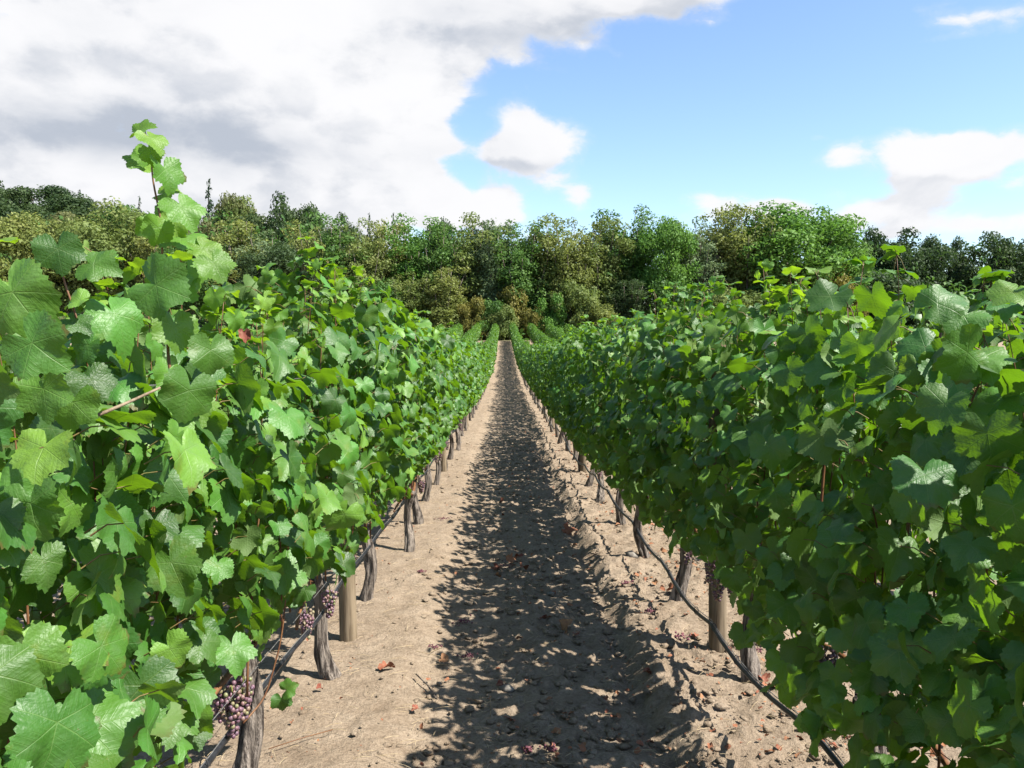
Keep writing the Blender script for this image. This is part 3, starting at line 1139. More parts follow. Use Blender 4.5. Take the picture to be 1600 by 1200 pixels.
for (px, py, r, dr, d) in [(150, 1150, 92, (.8, -.6), 1.22), (225, 1085, 62, (.3, -1), 1.45), (325, 1010, 54, (.2, -1), 2.0), (165, 1020, 62, (.6, -.8), 1.35), (405, 895, 48, (-.2, -1), 2.4),
                           (40, 1040, 70, (.3, -1), 1.05), (265, 860, 40, (-.1, -1), 2.0), (165, 830, 48, (.2, -1), 1.6), (310, 890, 50, (-.3, -1), 2.15), (410, 980, 36, (.3, -.9), 2.6)]:
    hero_leaf(V2 if d > 1.5 else V1, px, py, d, r, dr, (.55, -.9, .55))
hero_leaf(V1, 382, 525, 1.7, 15, (.1, -1), (.5, -1, .1), ME_DRY[0])['label'] = 'shrivelled brown leaf'
hero_leaf(V2, 275, 950, 1.9, 18, (.4, .6), mesh=ME_YOUNG[0])
hero_leaf(V2, 452, 1075, 3.0, 18, (.6, .4), (.2, -1, .9))
hero_leaf(V2, 440, 1098, 3.0, 20, (.1, -1), (.2, -1, .6))
hero_cane(V1, [(150, 650, 1.3), (200, 629, 1.36), (250, 606, 1.42)], .0032, .0022, M_DEADCANE, 'dead_cane')
for (px, py, r, dr, d) in [(1502, 556, 52, (-.8, -.4), 1.65), (1290, 468, 44, (-.8, -.5), 2.2), (1365, 470, 36, (.2, -1), 2.2), (1340, 545, 34, (0, -1), 2.3), (1500, 500, 44, (-.6, -.5), 1.7),
                           (1475, 470, 42, (.6, .3), 1.6), (1575, 460, 40, (-.6, -.3), 1.45), (1545, 690, 58, (.1, -1), 1.55), (1470, 640, 48, (-.6, -.8), 1.6), (1395, 590, 44, (-.3, -1), 2.0), (1540, 1030, 64, (-.2, -1), 1.6),
                           (1330, 880, 44, (.2, -1), 2.4)]:
    hero_leaf(W2 if d > 1.9 else W1, px, py, d, r, dr, (-.5, -.85, .6))
hero_cane(W1, [(1430, 800, 1.75), (1440, 740, 1.75), (1490, 690, 1.7), (1512, 640, 1.7), (1530, 600, 1.7)], .0045, .002)
hero_cane(W2, [(1278, 890, 2.5), (1282, 800, 2.5), (1290, 700, 2.5), (1297, 560, 2.5)], .005, .004)
hero_cane(W2, [(1415, 860, 2.2), (1425, 760, 2.2), (1450, 640, 2.2), (1470, 520, 2.2)], .005, .004)
hero_cane(V2, [(380, 1130, 2.72), (415, 1090, 2.8), (440, 1000, 2.85), (450, 900, 2.9)], .0036, .0026)

for (px, py, d, vine) in [(346, 1062, 2.66, V2), (378, 1058, 2.66, V2), (362, 1085, 2.63, V2), (478, 952, 3.75, V3), (514, 920, 4.0, V3), (548, 850, 4.65, VINES[(SUNLIT, 1)]),
                          (1408, 1108, 2.35, W2), (1392, 1096, 2.38, W2), (1122, 895, 3.9, VINES[(SHADED, 0)])]:
    hero_cluster(vine, px_at(px, py, d), hg)

# ------------------------------------------------------------------ posts, wires, hoses
for row in (SUNLIT, SHADED):
    x = ROW_X[row] + (-.03 if row == SUNLIT else .02)
    k = 0
    while POST0[row] + POST_STEP * k < 98:
        d = POST0[row] + POST_STEP * k
        rg = np.random.default_rng(300 + k + row)
        zs = np.array([-.1, .0, .3, .7, 1.1, 1.5, 1.84, 1.855])
        r = .048 + .004 * rg.random()
        lean = (-.015, .01)
        V_, T_ = tube(np.stack([lean[0] * zs, lean[1] * zs, zs], -1), [r * 1.05, r * 1.05, r * 1.02, r, r * .98, r * .97, r * .96, r * .86], 16,
                      lambda t, a: 1 + .025 * np.sin(a * 3 + 4 * t) - .08 * np.exp(-((a - 4.4 - .2 * t) / .10) ** 2))
        p = thing('wooden_post', (x, d, ground_z(x, d)), f'round weathered trellis post, {ordinal(k + 1)} from the camera in the {ROWNAME[row]}', 'post', 'trellis posts')
        link('pole', mesh_np('pole', V_, T_, M_POST), p)
        if k < 3:
            for zz in (.62, 1.05, 1.45):
                s_ = Acc()
                t = np.linspace(0, PI, 7)
                V_, T_ = tube(np.stack([.012 * np.cos(t), -r * .9 - .012 * np.sin(t), zz + 0 * t], -1), .0018, 5)
                s_.add(V_, T_)
                link('staple', s_.mesh('staple', M_WIRE), p)
        k += 1
    for (zz, text) in ((.60, 'low fruiting wire'), (1.10, 'middle catch wire'), (1.60, 'upper catch wire')):
        dd = np.arange(.9, 97.5, .8)
        P = np.stack([0 * dd + ROW_X[row] + .05, dd, [ground_z(ROW_X[row], q) + zz for q in dd]], -1)
        V_, T_ = tube(P, .0016, 5)
        thing('trellis_wire', (0, 0, 0), f'thin steel {text} strung along the {ROWNAME[row]}', 'wire', 'trellis wires', mesh_np('trellis_wire', V_, T_, M_WIRE))
    # drip hose hanging under its wire
    dd = np.arange(1.2, 97.0, .25)
    if row == SUNLIT:
        hx, hz = -.935 + .008 * np.sin(dd * 2.1), .395 + .012 * np.sin(dd * 4.4)
    else:
        hx, hz = 1.13 + .02 * np.sin(dd * 1.3), .285 - .05 * np.abs(np.sin(dd * PI / 1.4)) + .05 * np.sin(dd * .9)
    gz = np.array([ground_z(a, b) for a, b in zip(hx, dd)])
    hose = thing('drip_hose', (0, 0, 0), f'black drip irrigation hose hanging low along the {ROWNAME[row]}', 'hose')
    V_, T_ = tube(np.stack([hx, dd, gz + hz], -1), .0105, 8)
    link('pipe', mesh_np('pipe', V_, T_, M_HOSE), hose)
    V_, T_ = tube(np.stack([hx + .004, dd, gz + hz + .020], -1), .0022, 5)
    link('hanger_wire', mesh_np('hanger_wire', V_, T_, M_WIRE), hose)
    for dclip in np.arange(1.6, 9.5, .42):
        a = np.linspace(0, 2 * PI, 9)
        hxx = float(np.interp(dclip, dd, hx))
        hzz = float(np.interp(dclip, dd, gz + hz))
        V_, T_ = tube(np.stack([hxx + .013 * np.cos(a), dclip + .004 * np.sin(a), hzz + .009 + .022 * np.sin(a)], -1), .0022, 5, cap=False)
        link('clip', mesh_np('clip', V_, T_, M_HOSE), hose)

# ------------------------------------------------------------------ things lying on the soil
acc = Acc()
r_ = np.random.default_rng(31)
for i in range(2500):
    u = r_.random()
    d = 3.2 + 20 * r_.random() ** 1.5
    if u < .58:
        x = r_.normal(1.50, .26)
    elif u < .66:
        x = r_.normal(-1.05, .22)
    else:
        x = r_.normal(.35, .40)
    V_, T_, uv_ = LEAVES_LOW[int(r_.integers(6))]
    s = (.006 + .034 * r_.random() ** 2.6) * (1 if x > 1.1 else (.9 if x > 0 else .6))
    nrm = (r_.normal(0, .5), r_.normal(0, .5), 1)
    R = frame((r_.normal(), r_.normal(), r_.normal(0, .2)), nrm)
    acc.add(V_ * np.array([.6, 1, 1.5]) @ R.T * s + np.array([x, d, ground_z(x, d) + .022]), T_, uv_, r_.random() * .5)
link('leaf_litter', acc.mesh('leaf_litter', M_DRY), kind='stuff')

acc = Acc()
for i in range(1100):
    d = 3.2 + 9 * r_.random() ** 1.4
    x = r_.uniform(-1.3, 1.9)
    L = r_.uniform(.02, .12)
    a = r_.normal(0, .7) + (PI / 2 if r_.random() < .3 else 0)
    t = np.linspace(-.5, .5, 4)
    P = np.stack([x + L * t * math.cos(a), d + L * t * math.sin(a), ground_z(x, d) + .020 + .006 * r_.random() - .02 * t * t], -1)
    V_, T_ = tube(P, .0011, 4, cap=False)
    acc.add(V_, T_)
link('straw_bits', acc.mesh('straw_bits', M_STRAW), kind='stuff')

FALLEN = [  # photograph pixel, half width in pixels, label
    (785, 787, 8, 'small reddish dry leaf on the path level with the shaded row trunks'), (778, 906, 9, 'orange dry leaf on the dark path just below the red fallen grapes'),
    (847, 974, 10, 'pale pink dry leaf in the middle of the shaded path'), (903, 997, 10, 'orange brown dry leaf beside a twisted red leaf on the path'),
    (885, 988, 16, 'long twisted red dry leaf on the shaded path'), (607, 1051, 18, 'red crumpled dry leaf on sunlit soil beside the first post'),
    (780, 1079, 9, 'rust coloured dry leaf touching the pale stone'), (1013, 1060, 12, 'dark red dry leaf in the furrow of the shaded berm'),
    (694, 1042, 14, 'brown dry leaf at the ragged edge of the path shadow'), (1023, 915, 9, 'tan dry leaf on the berm under the shaded row'),
    (1048, 927, 14, 'curled orange dry leaf on the berm by a leaning trunk'), (542, 970, 13, 'orange dry leaf lying behind the first sunlit post'),
    (887, 834, 16, 'dark red dry leaf where the path shadow meets the berm'), (1035, 868, 10, 'reddish dry leaf between two trunks of the shaded row'),
    (1215, 1085, 18, 'red dry leaf among litter under the shaded hose'), (1195, 1070, 14, 'brick red dry leaf on the berm beside the hose'),
    (1062, 930, 12, 'brown curled dry leaf at the foot of a leaning shaded trunk'), (648, 1118, 10, 'pinkish dry leaf flat on the sunlit soil'),
    (962, 1130, 10, 'brown dry leaf on the shaded side of the furrow'), (802, 884, 15, 'bright red dry leaf in the cluster beside the dark red fallen grapes'), (818, 893, 12, 'second red dry leaf, at the right end of the fallen grape patch'),
    (775, 893, 11, 'crimson dry leaf at the near edge of the dark red fallen grapes'), (812, 876, 10, 'small scarlet dry leaf behind the dark red fallen grapes'),
    (500, 1083, 9, 'small red dry leaf at the foot of the first sunlit trunk'),
]
for (px, py, r, lab) in FALLEN:
    p = px_ground(px, py)
    s = r / F * p.y / 1.0
    o = thing('fallen_leaf', p + Vector((0, 0, .024 + s * .15)), lab, 'dry leaf', 'dry leaves fallen on the soil', ME_DRY[int(hg.integers(5))])
    o.rotation_euler = (hg.normal(0, .35), hg.normal(0, .35), hg.random() * 6.28)
    o.scale = (s, s, s)

DROPPED = [(791, 888, 24, 'wide patch of dark red fallen grapes in the middle of the path'), (693, 813, 13, 'purple fallen grape bunch on sunlit soil far beyond the first post'),
           (658, 897, 9, 'small purple fallen bunch on sunlit soil between trunks'), (1065, 1000, 16, 'purple fallen bunch on the pale top of the shaded berm'),
           (1015, 960, 9, 'little violet fallen bunch higher up the shaded berm'), (960, 878, 11, 'violet fallen bunch on the berm edge beside the path shadow'),
           (978, 915, 11, 'magenta fallen bunch at the berm edge above the furrow'), (730, 1032, 13, 'purple fallen bunch in the near dark part of the path'),
           (722, 976, 16, 'dark fallen bunch at the left tip of the path shadow'), (861, 1177, 14, 'dark red fallen bunch at the bottom of the shaded path'),
           (675, 1016, 14, 'purple fallen bunch tangled in straw beside the shadow'), (824, 1180, 10, 'small red fallen bunch in shade at the picture bottom'), (1180, 1022, 12, 'purple fallen bunch beside the first shaded post')]
for i, (px, py, r, lab) in enumerate(DROPPED):
    p = px_ground(px, py)
    rg = np.random.default_rng(600 + i)
    s = r / F * p.y
    a_ = Acc()
    for b in range(26 if r < 20 else 44):
        q = np.array([rg.normal(0, .45) * s, rg.normal(0, .4) * s, 0])
        br = rg.uniform(.0045, .0075)
        q[2] = br * .7 + (.009 if rg.random() < .3 else 0)
        a_.add(B_LV * br * np.array([1, 1, .85]) + q, B_LT)
    t = np.linspace(-1, 1, 5)
    V_, T_ = tube(np.stack([t * s * .8, .2 * s * np.sin(3 * t), .006 + 0 * t], -1), .0018, 4)
    a_.add(V_, T_)
    o = thing('fallen_grapes', p + Vector((0, 0, .014)), lab, 'grape bunch', 'grape bunches dropped on the soil', a_.mesh('fallen_grapes', M_RAISIN))

for (px, py, r, lab) in [(795, 1082, 11, 'pale flat stone lying in the shaded path'), (988, 871, 9, 'grey stone on the berm near the shaded trunks'), (860, 930, 6, 'small pale stone in the dark centre of the path'), (505, 925, 0, '')]:
    if not r:
        continue
    p = px_ground(px, py)
    s = r / F * p.y
    rg = np.random.default_rng(px)
    V_, T_ = clod_shape(rg)
    o = thing('stone', p + Vector((0, 0, s * .35)), lab, 'stone', None, mesh_np('stone', V_ * s, T_, M_STONE, smooth=False))

for (pts, rad, mat, name, lab) in [
        ([(650, 1062), (668, 1080), (682, 1100)], .004, M_BARK, 'twig', 'short dark twig on sunlit soil beside the path shadow'),
        ([(420, 1180), (470, 1163), (520, 1150)], .0022, M_CANE, 'twig', 'long thin reddish twig on the soil beside the first sunlit trunk'),
        ([(672, 1028), (690, 1018), (706, 1006)], .0016, M_STRAW, 'straw_stalk', 'pale straw stalk lying by the purple fallen bunch'),
        ([(650, 1025), (680, 1032), (700, 1036)], .0018, M_STRAW, 'straw_stalk', 'tan straw stalk below the purple fallen bunch'),
        ([(842, 1014), (858, 1012), (872, 1010)], .0022, M_STRAW, 'straw_stalk', 'pale straw stalk across the shaded path')]:
    P = np.array([np.array(px_ground(*q)) + np.array([0, 0, .026]) for q in pts])
    V_, T_ = tube(P, rad, 5)
    c = P.mean(0)
    thing(name, c, lab, name.replace('_', ' '), None, mesh_np(name, V_ - c, T_, mat))
p = px_ground(766, 1126)
V_, T_ = tube([(0, 0, 0), (.003, 0, .06), (.001, 0, .13)], [.0016, .0012, .0007], 4)
thing('dry_stem', p, 'upright pale dry stem standing in the shaded path', 'dry stem', None, mesh_np('dry_stem', V_, T_, M_STRAW))

# ------------------------------------------------------------------ trees
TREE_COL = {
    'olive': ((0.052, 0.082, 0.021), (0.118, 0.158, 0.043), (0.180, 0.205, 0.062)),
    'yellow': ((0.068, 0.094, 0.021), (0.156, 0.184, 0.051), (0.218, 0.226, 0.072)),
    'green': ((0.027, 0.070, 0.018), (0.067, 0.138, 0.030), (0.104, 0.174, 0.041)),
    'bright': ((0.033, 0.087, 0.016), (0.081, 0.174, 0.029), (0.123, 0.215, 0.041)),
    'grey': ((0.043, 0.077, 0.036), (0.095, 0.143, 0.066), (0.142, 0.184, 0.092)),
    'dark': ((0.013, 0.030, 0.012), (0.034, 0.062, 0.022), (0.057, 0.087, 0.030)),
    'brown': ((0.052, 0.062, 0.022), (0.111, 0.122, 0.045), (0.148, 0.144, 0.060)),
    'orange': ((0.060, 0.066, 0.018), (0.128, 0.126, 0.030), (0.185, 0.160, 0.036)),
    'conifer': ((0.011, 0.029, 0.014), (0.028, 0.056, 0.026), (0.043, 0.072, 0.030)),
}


def tree_mat(name):
    dk, mid_, lt = TREE_COL[name]
    m, nt, out = new_mat('foliage_' + name)
    at = nt.n('ShaderNodeAttribute', attribute_name='tint')
    oi = nt.n('ShaderNodeObjectInfo')
    v = nt.math('ADD', at.outputs['Fac'], nt.math('MULTIPLY', nt.math('SUBTRACT', oi.outputs['Random'], .5), .3), clamp=True)
    col = nt.mix(1.0, nt.ramp(v, [(0, dk), (.55, mid_), (1, lt)]), (1.14, 1.16, 1.12, 1), 'MULTIPLY')
    p = principled(nt, col, .6, None, .25)
    tb = nt.n('ShaderNodeBsdfTranslucent')
    nt.put(tb.inputs['Color'], nt.mix(.5, col, (mid_[0] * 1.3, mid_[1] * 1.3, mid_[2] * .6, 1)))
    mx = nt.n('ShaderNodeMixShader')
    mx.inputs[0].default_value = .42
    nt.t.links.new(p.outputs[0], mx.inputs[1])
    nt.t.links.new(tb.outputs[0], mx.inputs[2])
    nt.t.links.new(mx.outputs[0], out.inputs[0])
    return m


M_TREE = {k: tree_mat(k) for k in TREE_COL}


def leaf_cloud(rg, centres, radii, n, size, zsq=.85, up=.25):
    """many small bent leaf sprays on and in the clumps of a crown"""
    radii = np.asarray(radii, float)
    wgt = radii ** 2
    idx = rg.choice(len(centres), n, p=wgt / wgt.sum())
    u = rg.normal(size=(n, 3))
    u[:, 2] += up
    u /= np.linalg.norm(u, axis=1)[:, None]
    rad = (.45 + .62 * rg.random(n) ** .6) * radii[idx]
    c = centres[idx] + u * rad[:, None] * np.array([1, 1, zsq]) + rg.normal(0, .10, (n, 3))
    nr = u + rg.normal(0, .65, (n, 3))
    nr /= np.linalg.norm(nr, axis=1)[:, None]
    a = np.cross(nr, rg.normal(size=(n, 3)))
    a /= np.linalg.norm(a, axis=1)[:, None]
    b = np.cross(nr, a)
    s = size * rg.uniform(.55, 1.25, n)[:, None]
    v0 = c - a * s
    v1 = c + b * s * .55 + nr * s * .18
    v2 = c + a * s
    v3 = c - b * s * .55 + nr * s * .18
    V_ = np.stack([v0, v1, v2, v3], 1).reshape(-1, 3)
    q = np.arange(n)[:, None] * 4 + np.array([0, 1, 2, 3])
    clump = rg.random(len(centres))
    tint = np.clip(.20 + .45 * clump[idx] + .4 * rg.random(n), 0, 1)
    return V_, q, np.repeat(tint, 4)


def make_tree_meshes(kind, seed):
    rg = np.random.default_rng(seed)
    C, Rr, limbs = [], [], []
    if kind == 'tall':          # upright, feathery, several stems
        H = 15.0
        for b in range(24):
            a = rg.random() * 6.28
            sp_ = rg.uniform(.2, 3.2)
            h0 = rg.uniform(.5, 3.0)
            h1 = H * rg.uniform(.62, 1.0) * (1 - .045 * sp_)
            tipp = np.array([math.cos(a) * sp_, math.sin(a) * sp_, h1])
            P = [np.array([rg.normal(0, .15), rg.normal(0, .15), h0]), tipp * np.array([.55, .55, .5]) + rg.normal(0, .2, 3), tipp]
            limbs.append((P, [.14, .08, .02]))
            for t in np.linspace(.18, 1.0, 9):
                q = (1 - t) ** 2 * P[0] + 2 * t * (1 - t) * P[1] + t * t * P[2]
                C.append(q + rg.normal(0, .45, 3) + np.array([math.cos(a), math.sin(a), 0]) * .5 * (1 - t))
                Rr.append(rg.uniform(.6, 1.25) * (1.1 - .32 * t))
        size, n = .165, 23000
    elif kind == 'round':       # broad crowned ash or maple
        H = 14.0
        for b in range(95):
            u = rg.normal(size=3)
            u /= np.linalg.norm(u)
            q = np.array([0, 0, 8.0]) + u * np.array([4.6, 4.6, 5.0]) * rg.uniform(.55, 1.0)
            if q[2] < 2.2:
                q[2] = 2.2 + rg.random()
            C.append(q)
            Rr.append(rg.uniform(.8, 1.6))
            if b % 6 == 0:
                limbs.append(([np.array([0, 0, 3.0]), q * .5 + np.array([0, 0, 2.4]), q], [.16, .09, .02]))
        size, n = .175, 23000
    elif kind == 'oak':         # dark spreading crown of dense clumps
        H = 14.0
        for b in range(60):
            u = rg.normal(size=3)
            u[2] = abs(u[2]) * .9 - .35
            u /= np.linalg.norm(u)
            q = np.array([0, 0, 7.5]) + u * np.array([5.4, 5.4, 5.6]) * rg.uniform(.6, 1.0)
            C.append(q)
            Rr.append(rg.uniform(.9, 1.7))
            if b % 4 == 0:
                limbs.append(([np.array([0, 0, 3.0]), q * .5 + np.array([0, 0, 2.0]), q], [.22, .12, .03]))
        size, n = .21, 15000
    elif kind == 'conifer':
        H = 16.0
        for t in np.linspace(.10, 1.0, 46):
            w_ = 2.9 * (1 - t) + .12
            for b in range(max(1, int(7 * (1 - t)) + 1)):
                a = rg.random() * 6.28
                for f in (.35, .7, 1.0):
                    C.append(np.array([math.cos(a) * w_ * f, math.sin(a) * w_ * f, t * H - .45 * f * w_ * .5]))
                    Rr.append(.50 * (1.15 - .5 * f) * (1.2 - .75 * t))
        size, n = .18, 8000
    else:                       # shrub
        H = 5.0
        for b in range(42):
            a = rg.random() * 6.28
            rad = 2.1 * math.sqrt(rg.random())
            q = np.array([math.cos(a) * rad, math.sin(a) * rad, rg.uniform(.5, 4.5) * (1 - .09 * rad ** 2)])
            C.append(q)
            Rr.append(rg.uniform(.4, .85))
            if b % 5 == 0:
                limbs.append(([np.array([rg.normal(0, .2), rg.normal(0, .2), 0]), q * .5, q], [.05, .03, .01]))
        size, n = .15, 7000
    C = np.array(C)
    V_, q, tint = leaf_cloud(rg, C, Rr, n, size)
    crown = mesh_np('crown', V_, q, M_TREE['olive'], None, tint, smooth=False)
    a_ = Acc()
    if kind != 'shrub':
        zs = np.linspace(-.4, H * (.95 if kind == 'conifer' else .55), 7)
        r0 = .32 if kind == 'oak' else .20
        V1_, T1_ = tube(np.stack([.25 * np.sin(zs * .5 + seed), .2 * np.cos(zs * .4 + seed), zs], -1), np.linspace(r0, r0 * .35, 7), 8)
        a_.add(V1_, T1_)
    for P, rad in limbs:
        t = np.linspace(0, 1, 6)[:, None]
        PP = (1 - t) ** 2 * P[0] + 2 * t * (1 - t) * P[1] + t * t * P[2]
        V1_, T1_ = tube(PP, np.interp(t[:, 0], [0, .5, 1], rad), 5)
        a_.add(V1_, T1_)
    trunk = a_.mesh('trunk', M_TREEBARK)
    top = np.percentile(V_[:, 2], 99.6)
    wid = np.percentile(np.abs(V_[:, 0]), 98)
    return crown, trunk, top, wid


TREES = {k: [make_tree_meshes(k, s + i) for i in range(n)] for k, s, n in (('tall', 10, 4), ('round', 20, 3), ('oak', 30, 3), ('conifer', 40, 2), ('shrub', 50, 4))}

TREE_LIST = [  # x and y of the tip in photograph pixels, half width, distance, kind, colour, label
    # wooded hill behind the sunlit row
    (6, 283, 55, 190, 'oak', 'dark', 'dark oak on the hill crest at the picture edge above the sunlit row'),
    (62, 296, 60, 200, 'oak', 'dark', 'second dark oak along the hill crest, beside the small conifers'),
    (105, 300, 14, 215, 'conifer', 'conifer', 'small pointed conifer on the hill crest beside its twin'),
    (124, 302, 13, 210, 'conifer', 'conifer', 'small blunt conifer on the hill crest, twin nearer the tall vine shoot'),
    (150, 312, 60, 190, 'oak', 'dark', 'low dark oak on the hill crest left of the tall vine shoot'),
    (205, 322, 50, 185, 'oak', 'green', 'greenish oak on the hill crest partly behind the tall vine shoot'),
    (218, 314, 12, 190, 'conifer', 'conifer', 'tiny conifer tip just beside the tall vine shoot'),
    (40, 322, 70, 150, 'oak', 'dark', 'dark oak halfway down the wooded hill at the picture edge'),
    (120, 335, 60, 150, 'oak', 'brown', 'brownish oak halfway down the wooded hill'),
    (326, 294, 20, 150, 'conifer', 'conifer', 'tall pointed fir standing alone right of the vine shoot'),
    (352, 306, 30, 140, 'oak', 'brown', 'russet oak between the tall fir and the big dark oak'),
    (384, 310, 30, 138, 'oak', 'olive', 'olive oak touching the big dark oak'),
    (440, 306, 52, 135, 'oak', 'dark', 'big dark oak standing above the olive trees'),
    (478, 328, 34, 140, 'oak', 'dark', 'low dark oak on the flank of the big dark oak'),
    (496, 340, 9, 170, 'conifer', 'conifer', 'tiny far conifer right of the big dark oak'),
    (540, 338, 34, 150, 'oak', 'dark', 'rounded dark tree peeping over the olive trees'),
    (577, 343, 9, 170, 'conifer', 'conifer', 'tiny far conifer above the olive trees'),
    (614, 344, 8, 170, 'conifer', 'conifer', 'slender far conifer tip between two tall olive crowns'),
    (690, 350, 9, 170, 'conifer', 'conifer', 'far conifer tip beside the dark low crown'),
    (712, 348, 30, 150, 'oak', 'dark', 'dark low crown peeping out left of the path end'),
    # front band
    (28, 338, 60, 108, 'round', 'yellow', 'yellow green rounded tree at the picture edge above big vine leaves'),
    (100, 352, 55, 110, 'round', 'olive', 'olive rounded tree between the yellow green tree and the broad one'),
    (165, 320, 75, 112, 'round', 'olive', 'broad olive tree left of the tall vine shoot'),
    (255, 345, 45, 110, 'tall', 'yellow', 'brownish tree behind the tall vine shoot'),
    (300, 372, 40, 106, 'round', 'green', 'green tree right behind the tall vine shoot'),
    (366, 346, 46, 108, 'tall', 'yellow', 'pale yellow green tree below the russet oak'),
    (420, 368, 40, 108, 'tall', 'grey', 'grey green tree below the big dark oak'),
    (440, 384, 58, 102, 'round', 'dark', 'low dark rounded tree just over the sunlit row'),
    (487, 356, 34, 106, 'tall', 'yellow', 'yellowish narrow tree right of the low dark tree'),
    (527, 345, 34, 106, 'tall', 'green', 'narrow green tree below the rounded dark tree'),
    (568, 352, 34, 105, 'tall', 'olive', 'olive narrow tree, first of a pair over the sunlit row'),
    (602, 350, 34, 107, 'tall', 'yellow', 'yellowish narrow tree, second of a pair over the sunlit row'),
    (645, 343, 36, 108, 'tall', 'bright', 'fresh green tall tree left of the path end'),
    (680, 352, 32, 106, 'tall', 'green', 'green tall tree between the fresh green one and the broad olive one'),
    (742, 343, 44, 108, 'tall', 'olive', 'broad tall olive tree just left above the path end'),
    (775, 350, 34, 106, 'tall', 'grey', 'grey green tall tree directly above the path end'),
    (812, 352, 34, 106, 'tall', 'green', 'dark green tall tree just right above the path end'),
    (850, 346, 36, 108, 'tall', 'olive', 'olive tall tree right of the path end'),
    (893, 350, 36, 106, 'tall', 'yellow', 'yellow olive tall tree over the start of the shaded row'),
    (935, 346, 36, 108, 'tall', 'olive', 'feathery olive tree under the small white cloud'),
    (975, 332, 40, 110, 'tall', 'green', 'tall green tree that stands above its neighbours, right of path'),
    (1040, 344, 42, 106, 'round', 'bright', 'bright yellow green rounded tree over the shaded row'),
    (1088, 350, 34, 107, 'tall', 'grey', 'silvery grey tree next to the brown tipped tree'),
    (1132, 327, 42, 109, 'tall', 'yellow', 'tall tree with browning twigs at its top'),
    (1172, 334, 38, 107, 'tall', 'olive', 'olive tree between the brown tipped one and the big green one'),
    (1248, 324, 82, 108, 'round', 'bright', 'largest fresh green tree with rounded crown over the shaded row'),
    (1305, 352, 46, 110, 'round', 'green', 'green shoulder tree sloping down beside the largest green tree'),
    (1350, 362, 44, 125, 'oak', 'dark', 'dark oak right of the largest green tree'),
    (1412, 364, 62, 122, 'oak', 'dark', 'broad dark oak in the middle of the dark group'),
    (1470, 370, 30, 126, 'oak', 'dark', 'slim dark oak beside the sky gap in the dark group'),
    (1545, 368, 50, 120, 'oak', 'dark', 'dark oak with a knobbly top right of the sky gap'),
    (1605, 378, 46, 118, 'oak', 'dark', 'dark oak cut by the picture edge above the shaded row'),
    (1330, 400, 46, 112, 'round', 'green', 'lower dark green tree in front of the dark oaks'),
    # lower layer
    (692, 420, 40, 102, 'tall', 'yellow', 'yellowish low tree standing over the far end of the sunlit row'),
    (640, 430, 34, 103, 'tall', 'olive', 'low olive tree left of the yellowish low tree'),
    (740, 466, 18, 101, 'shrub', 'orange', 'orange shrub at the far end of the sunlit row'),
    (800, 450, 20, 103, 'shrub', 'orange', 'orange brown shrub above the path end'),
    (786, 478, 20, 100.5, 'shrub', 'olive', 'olive bush closing the far end of the path'),
    (768, 470, 20, 101, 'shrub', 'green', 'green bush at the left corner of the path end'),
    (835, 482, 12, 101, 'shrub', 'orange', 'small rust coloured shrub right of the path end'),
    (862, 462, 22, 101, 'shrub', 'bright', 'bright green bush beside the small rust shrub'),
    (900, 440, 34, 102, 'shrub', 'olive', 'pale olive bush over the first vine rows beyond the shaded one'),
    (935, 470, 24, 100.5, 'shrub', 'yellow', 'yellowish low bush at the end of the outer vine rows'),
    (985, 440, 40, 103, 'tall', 'dark', 'dark low tree behind the first tall vines of the shaded row'),
    (1040, 440, 34, 102, 'shrub', 'green', 'green bush just over the shaded row top'),
    (1140, 452, 50, 101, 'shrub', 'olive', 'broad olive bush over the shaded row under the brown tipped tree'),
    (1225, 445, 44, 102, 'shrub', 'green', 'green bush below the largest green tree'),
    (1312, 418, 28, 104, 'shrub', 'orange', 'golden shrub between the largest green tree and the dark oaks'),
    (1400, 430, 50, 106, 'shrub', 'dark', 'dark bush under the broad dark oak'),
    (590, 440, 40, 102, 'shrub', 'green', 'green bush over the middle of the sunlit row'),
    (530, 430, 40, 103, 'shrub', 'olive', 'olive bush left of the middle of the sunlit row'),
]
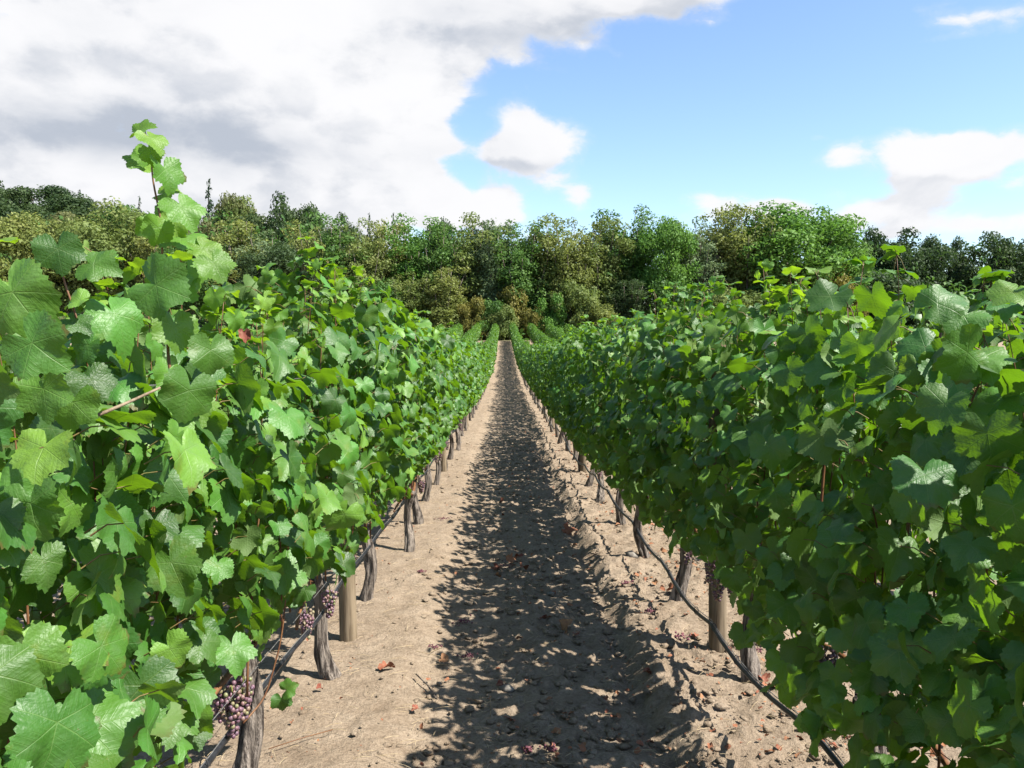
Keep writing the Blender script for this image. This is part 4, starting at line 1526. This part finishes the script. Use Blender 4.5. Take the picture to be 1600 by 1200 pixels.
for i, (px, py, hw, d, kind, colr, lab) in enumerate(TREE_LIST):
    rg = np.random.default_rng(8000 + i)
    tip = px_at(px, py, d)
    zg = float(base_z(tip.x, d))
    lib = TREES[kind]
    crown, trunk, top, wid = lib[i % len(lib)]
    sz = max(.12, (tip.z - zg) / top)
    sx_ = hw / F * d / wid
    sx_ = min(max(sx_, sz * .55), sz * 1.5) * 1.10
    name = {'conifer': 'conifer', 'shrub': 'shrub', 'oak': 'oak_tree'}.get(kind, 'broadleaf_tree')
    t = thing(name, (tip.x, d, zg), lab, {'shrub': 'bush', 'conifer': 'conifer'}.get(kind, 'tree'), 'shrubs at the edge of the wood' if kind == 'shrub' else 'trees along the edge of the wood')
    t.rotation_euler.z = rg.random() * 6.28
    t.scale = (sx_, sx_, sz)
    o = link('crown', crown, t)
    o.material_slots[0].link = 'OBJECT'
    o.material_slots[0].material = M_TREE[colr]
    link('trunk', trunk, t)

# the depth of the wood behind the trees that can be told apart
rg = np.random.default_rng(99)
C, Rr = [], []
for i in range(2300):
    px = rg.uniform(-500, 2100)
    d = rg.uniform(112, 150)
    x = (px - 786) / F * d
    zg = float(base_z(x, d))
    topy = 395 if px > 1290 else (372 if px > 500 else 345)
    zt = CAM_Z + (515 - topy) / F * d
    if 1455 < px < 1515:
        zt -= 4
    C.append((x, d, rg.uniform(zg + .5, max(zg + 4, zt))))
    Rr.append(rg.uniform(1.2, 2.2))
for i in range(420):
    d = rg.uniform(99.5, 107)
    x = rg.uniform(-75, 75)
    C.append((x, d, float(base_z(x, d)) + rg.uniform(.2, .7 + .25 * (d - 99.5))))
    Rr.append(rg.uniform(.7, 1.3))
for i in range(1500):
    d = rg.uniform(150, 300)
    x = rg.uniform(-1.0, -.12) * d
    zg = float(base_z(x, d))
    C.append((x, d, zg + rg.uniform(1, 9)))
    Rr.append(rg.uniform(1.6, 3.0))
V_, q, tint = leaf_cloud(rg, np.array(C), Rr, 70000, .42)
link('deep_wood', mesh_np('deep_wood', V_, q, M_TREE['green'], None, tint, smooth=False), kind='stuff')
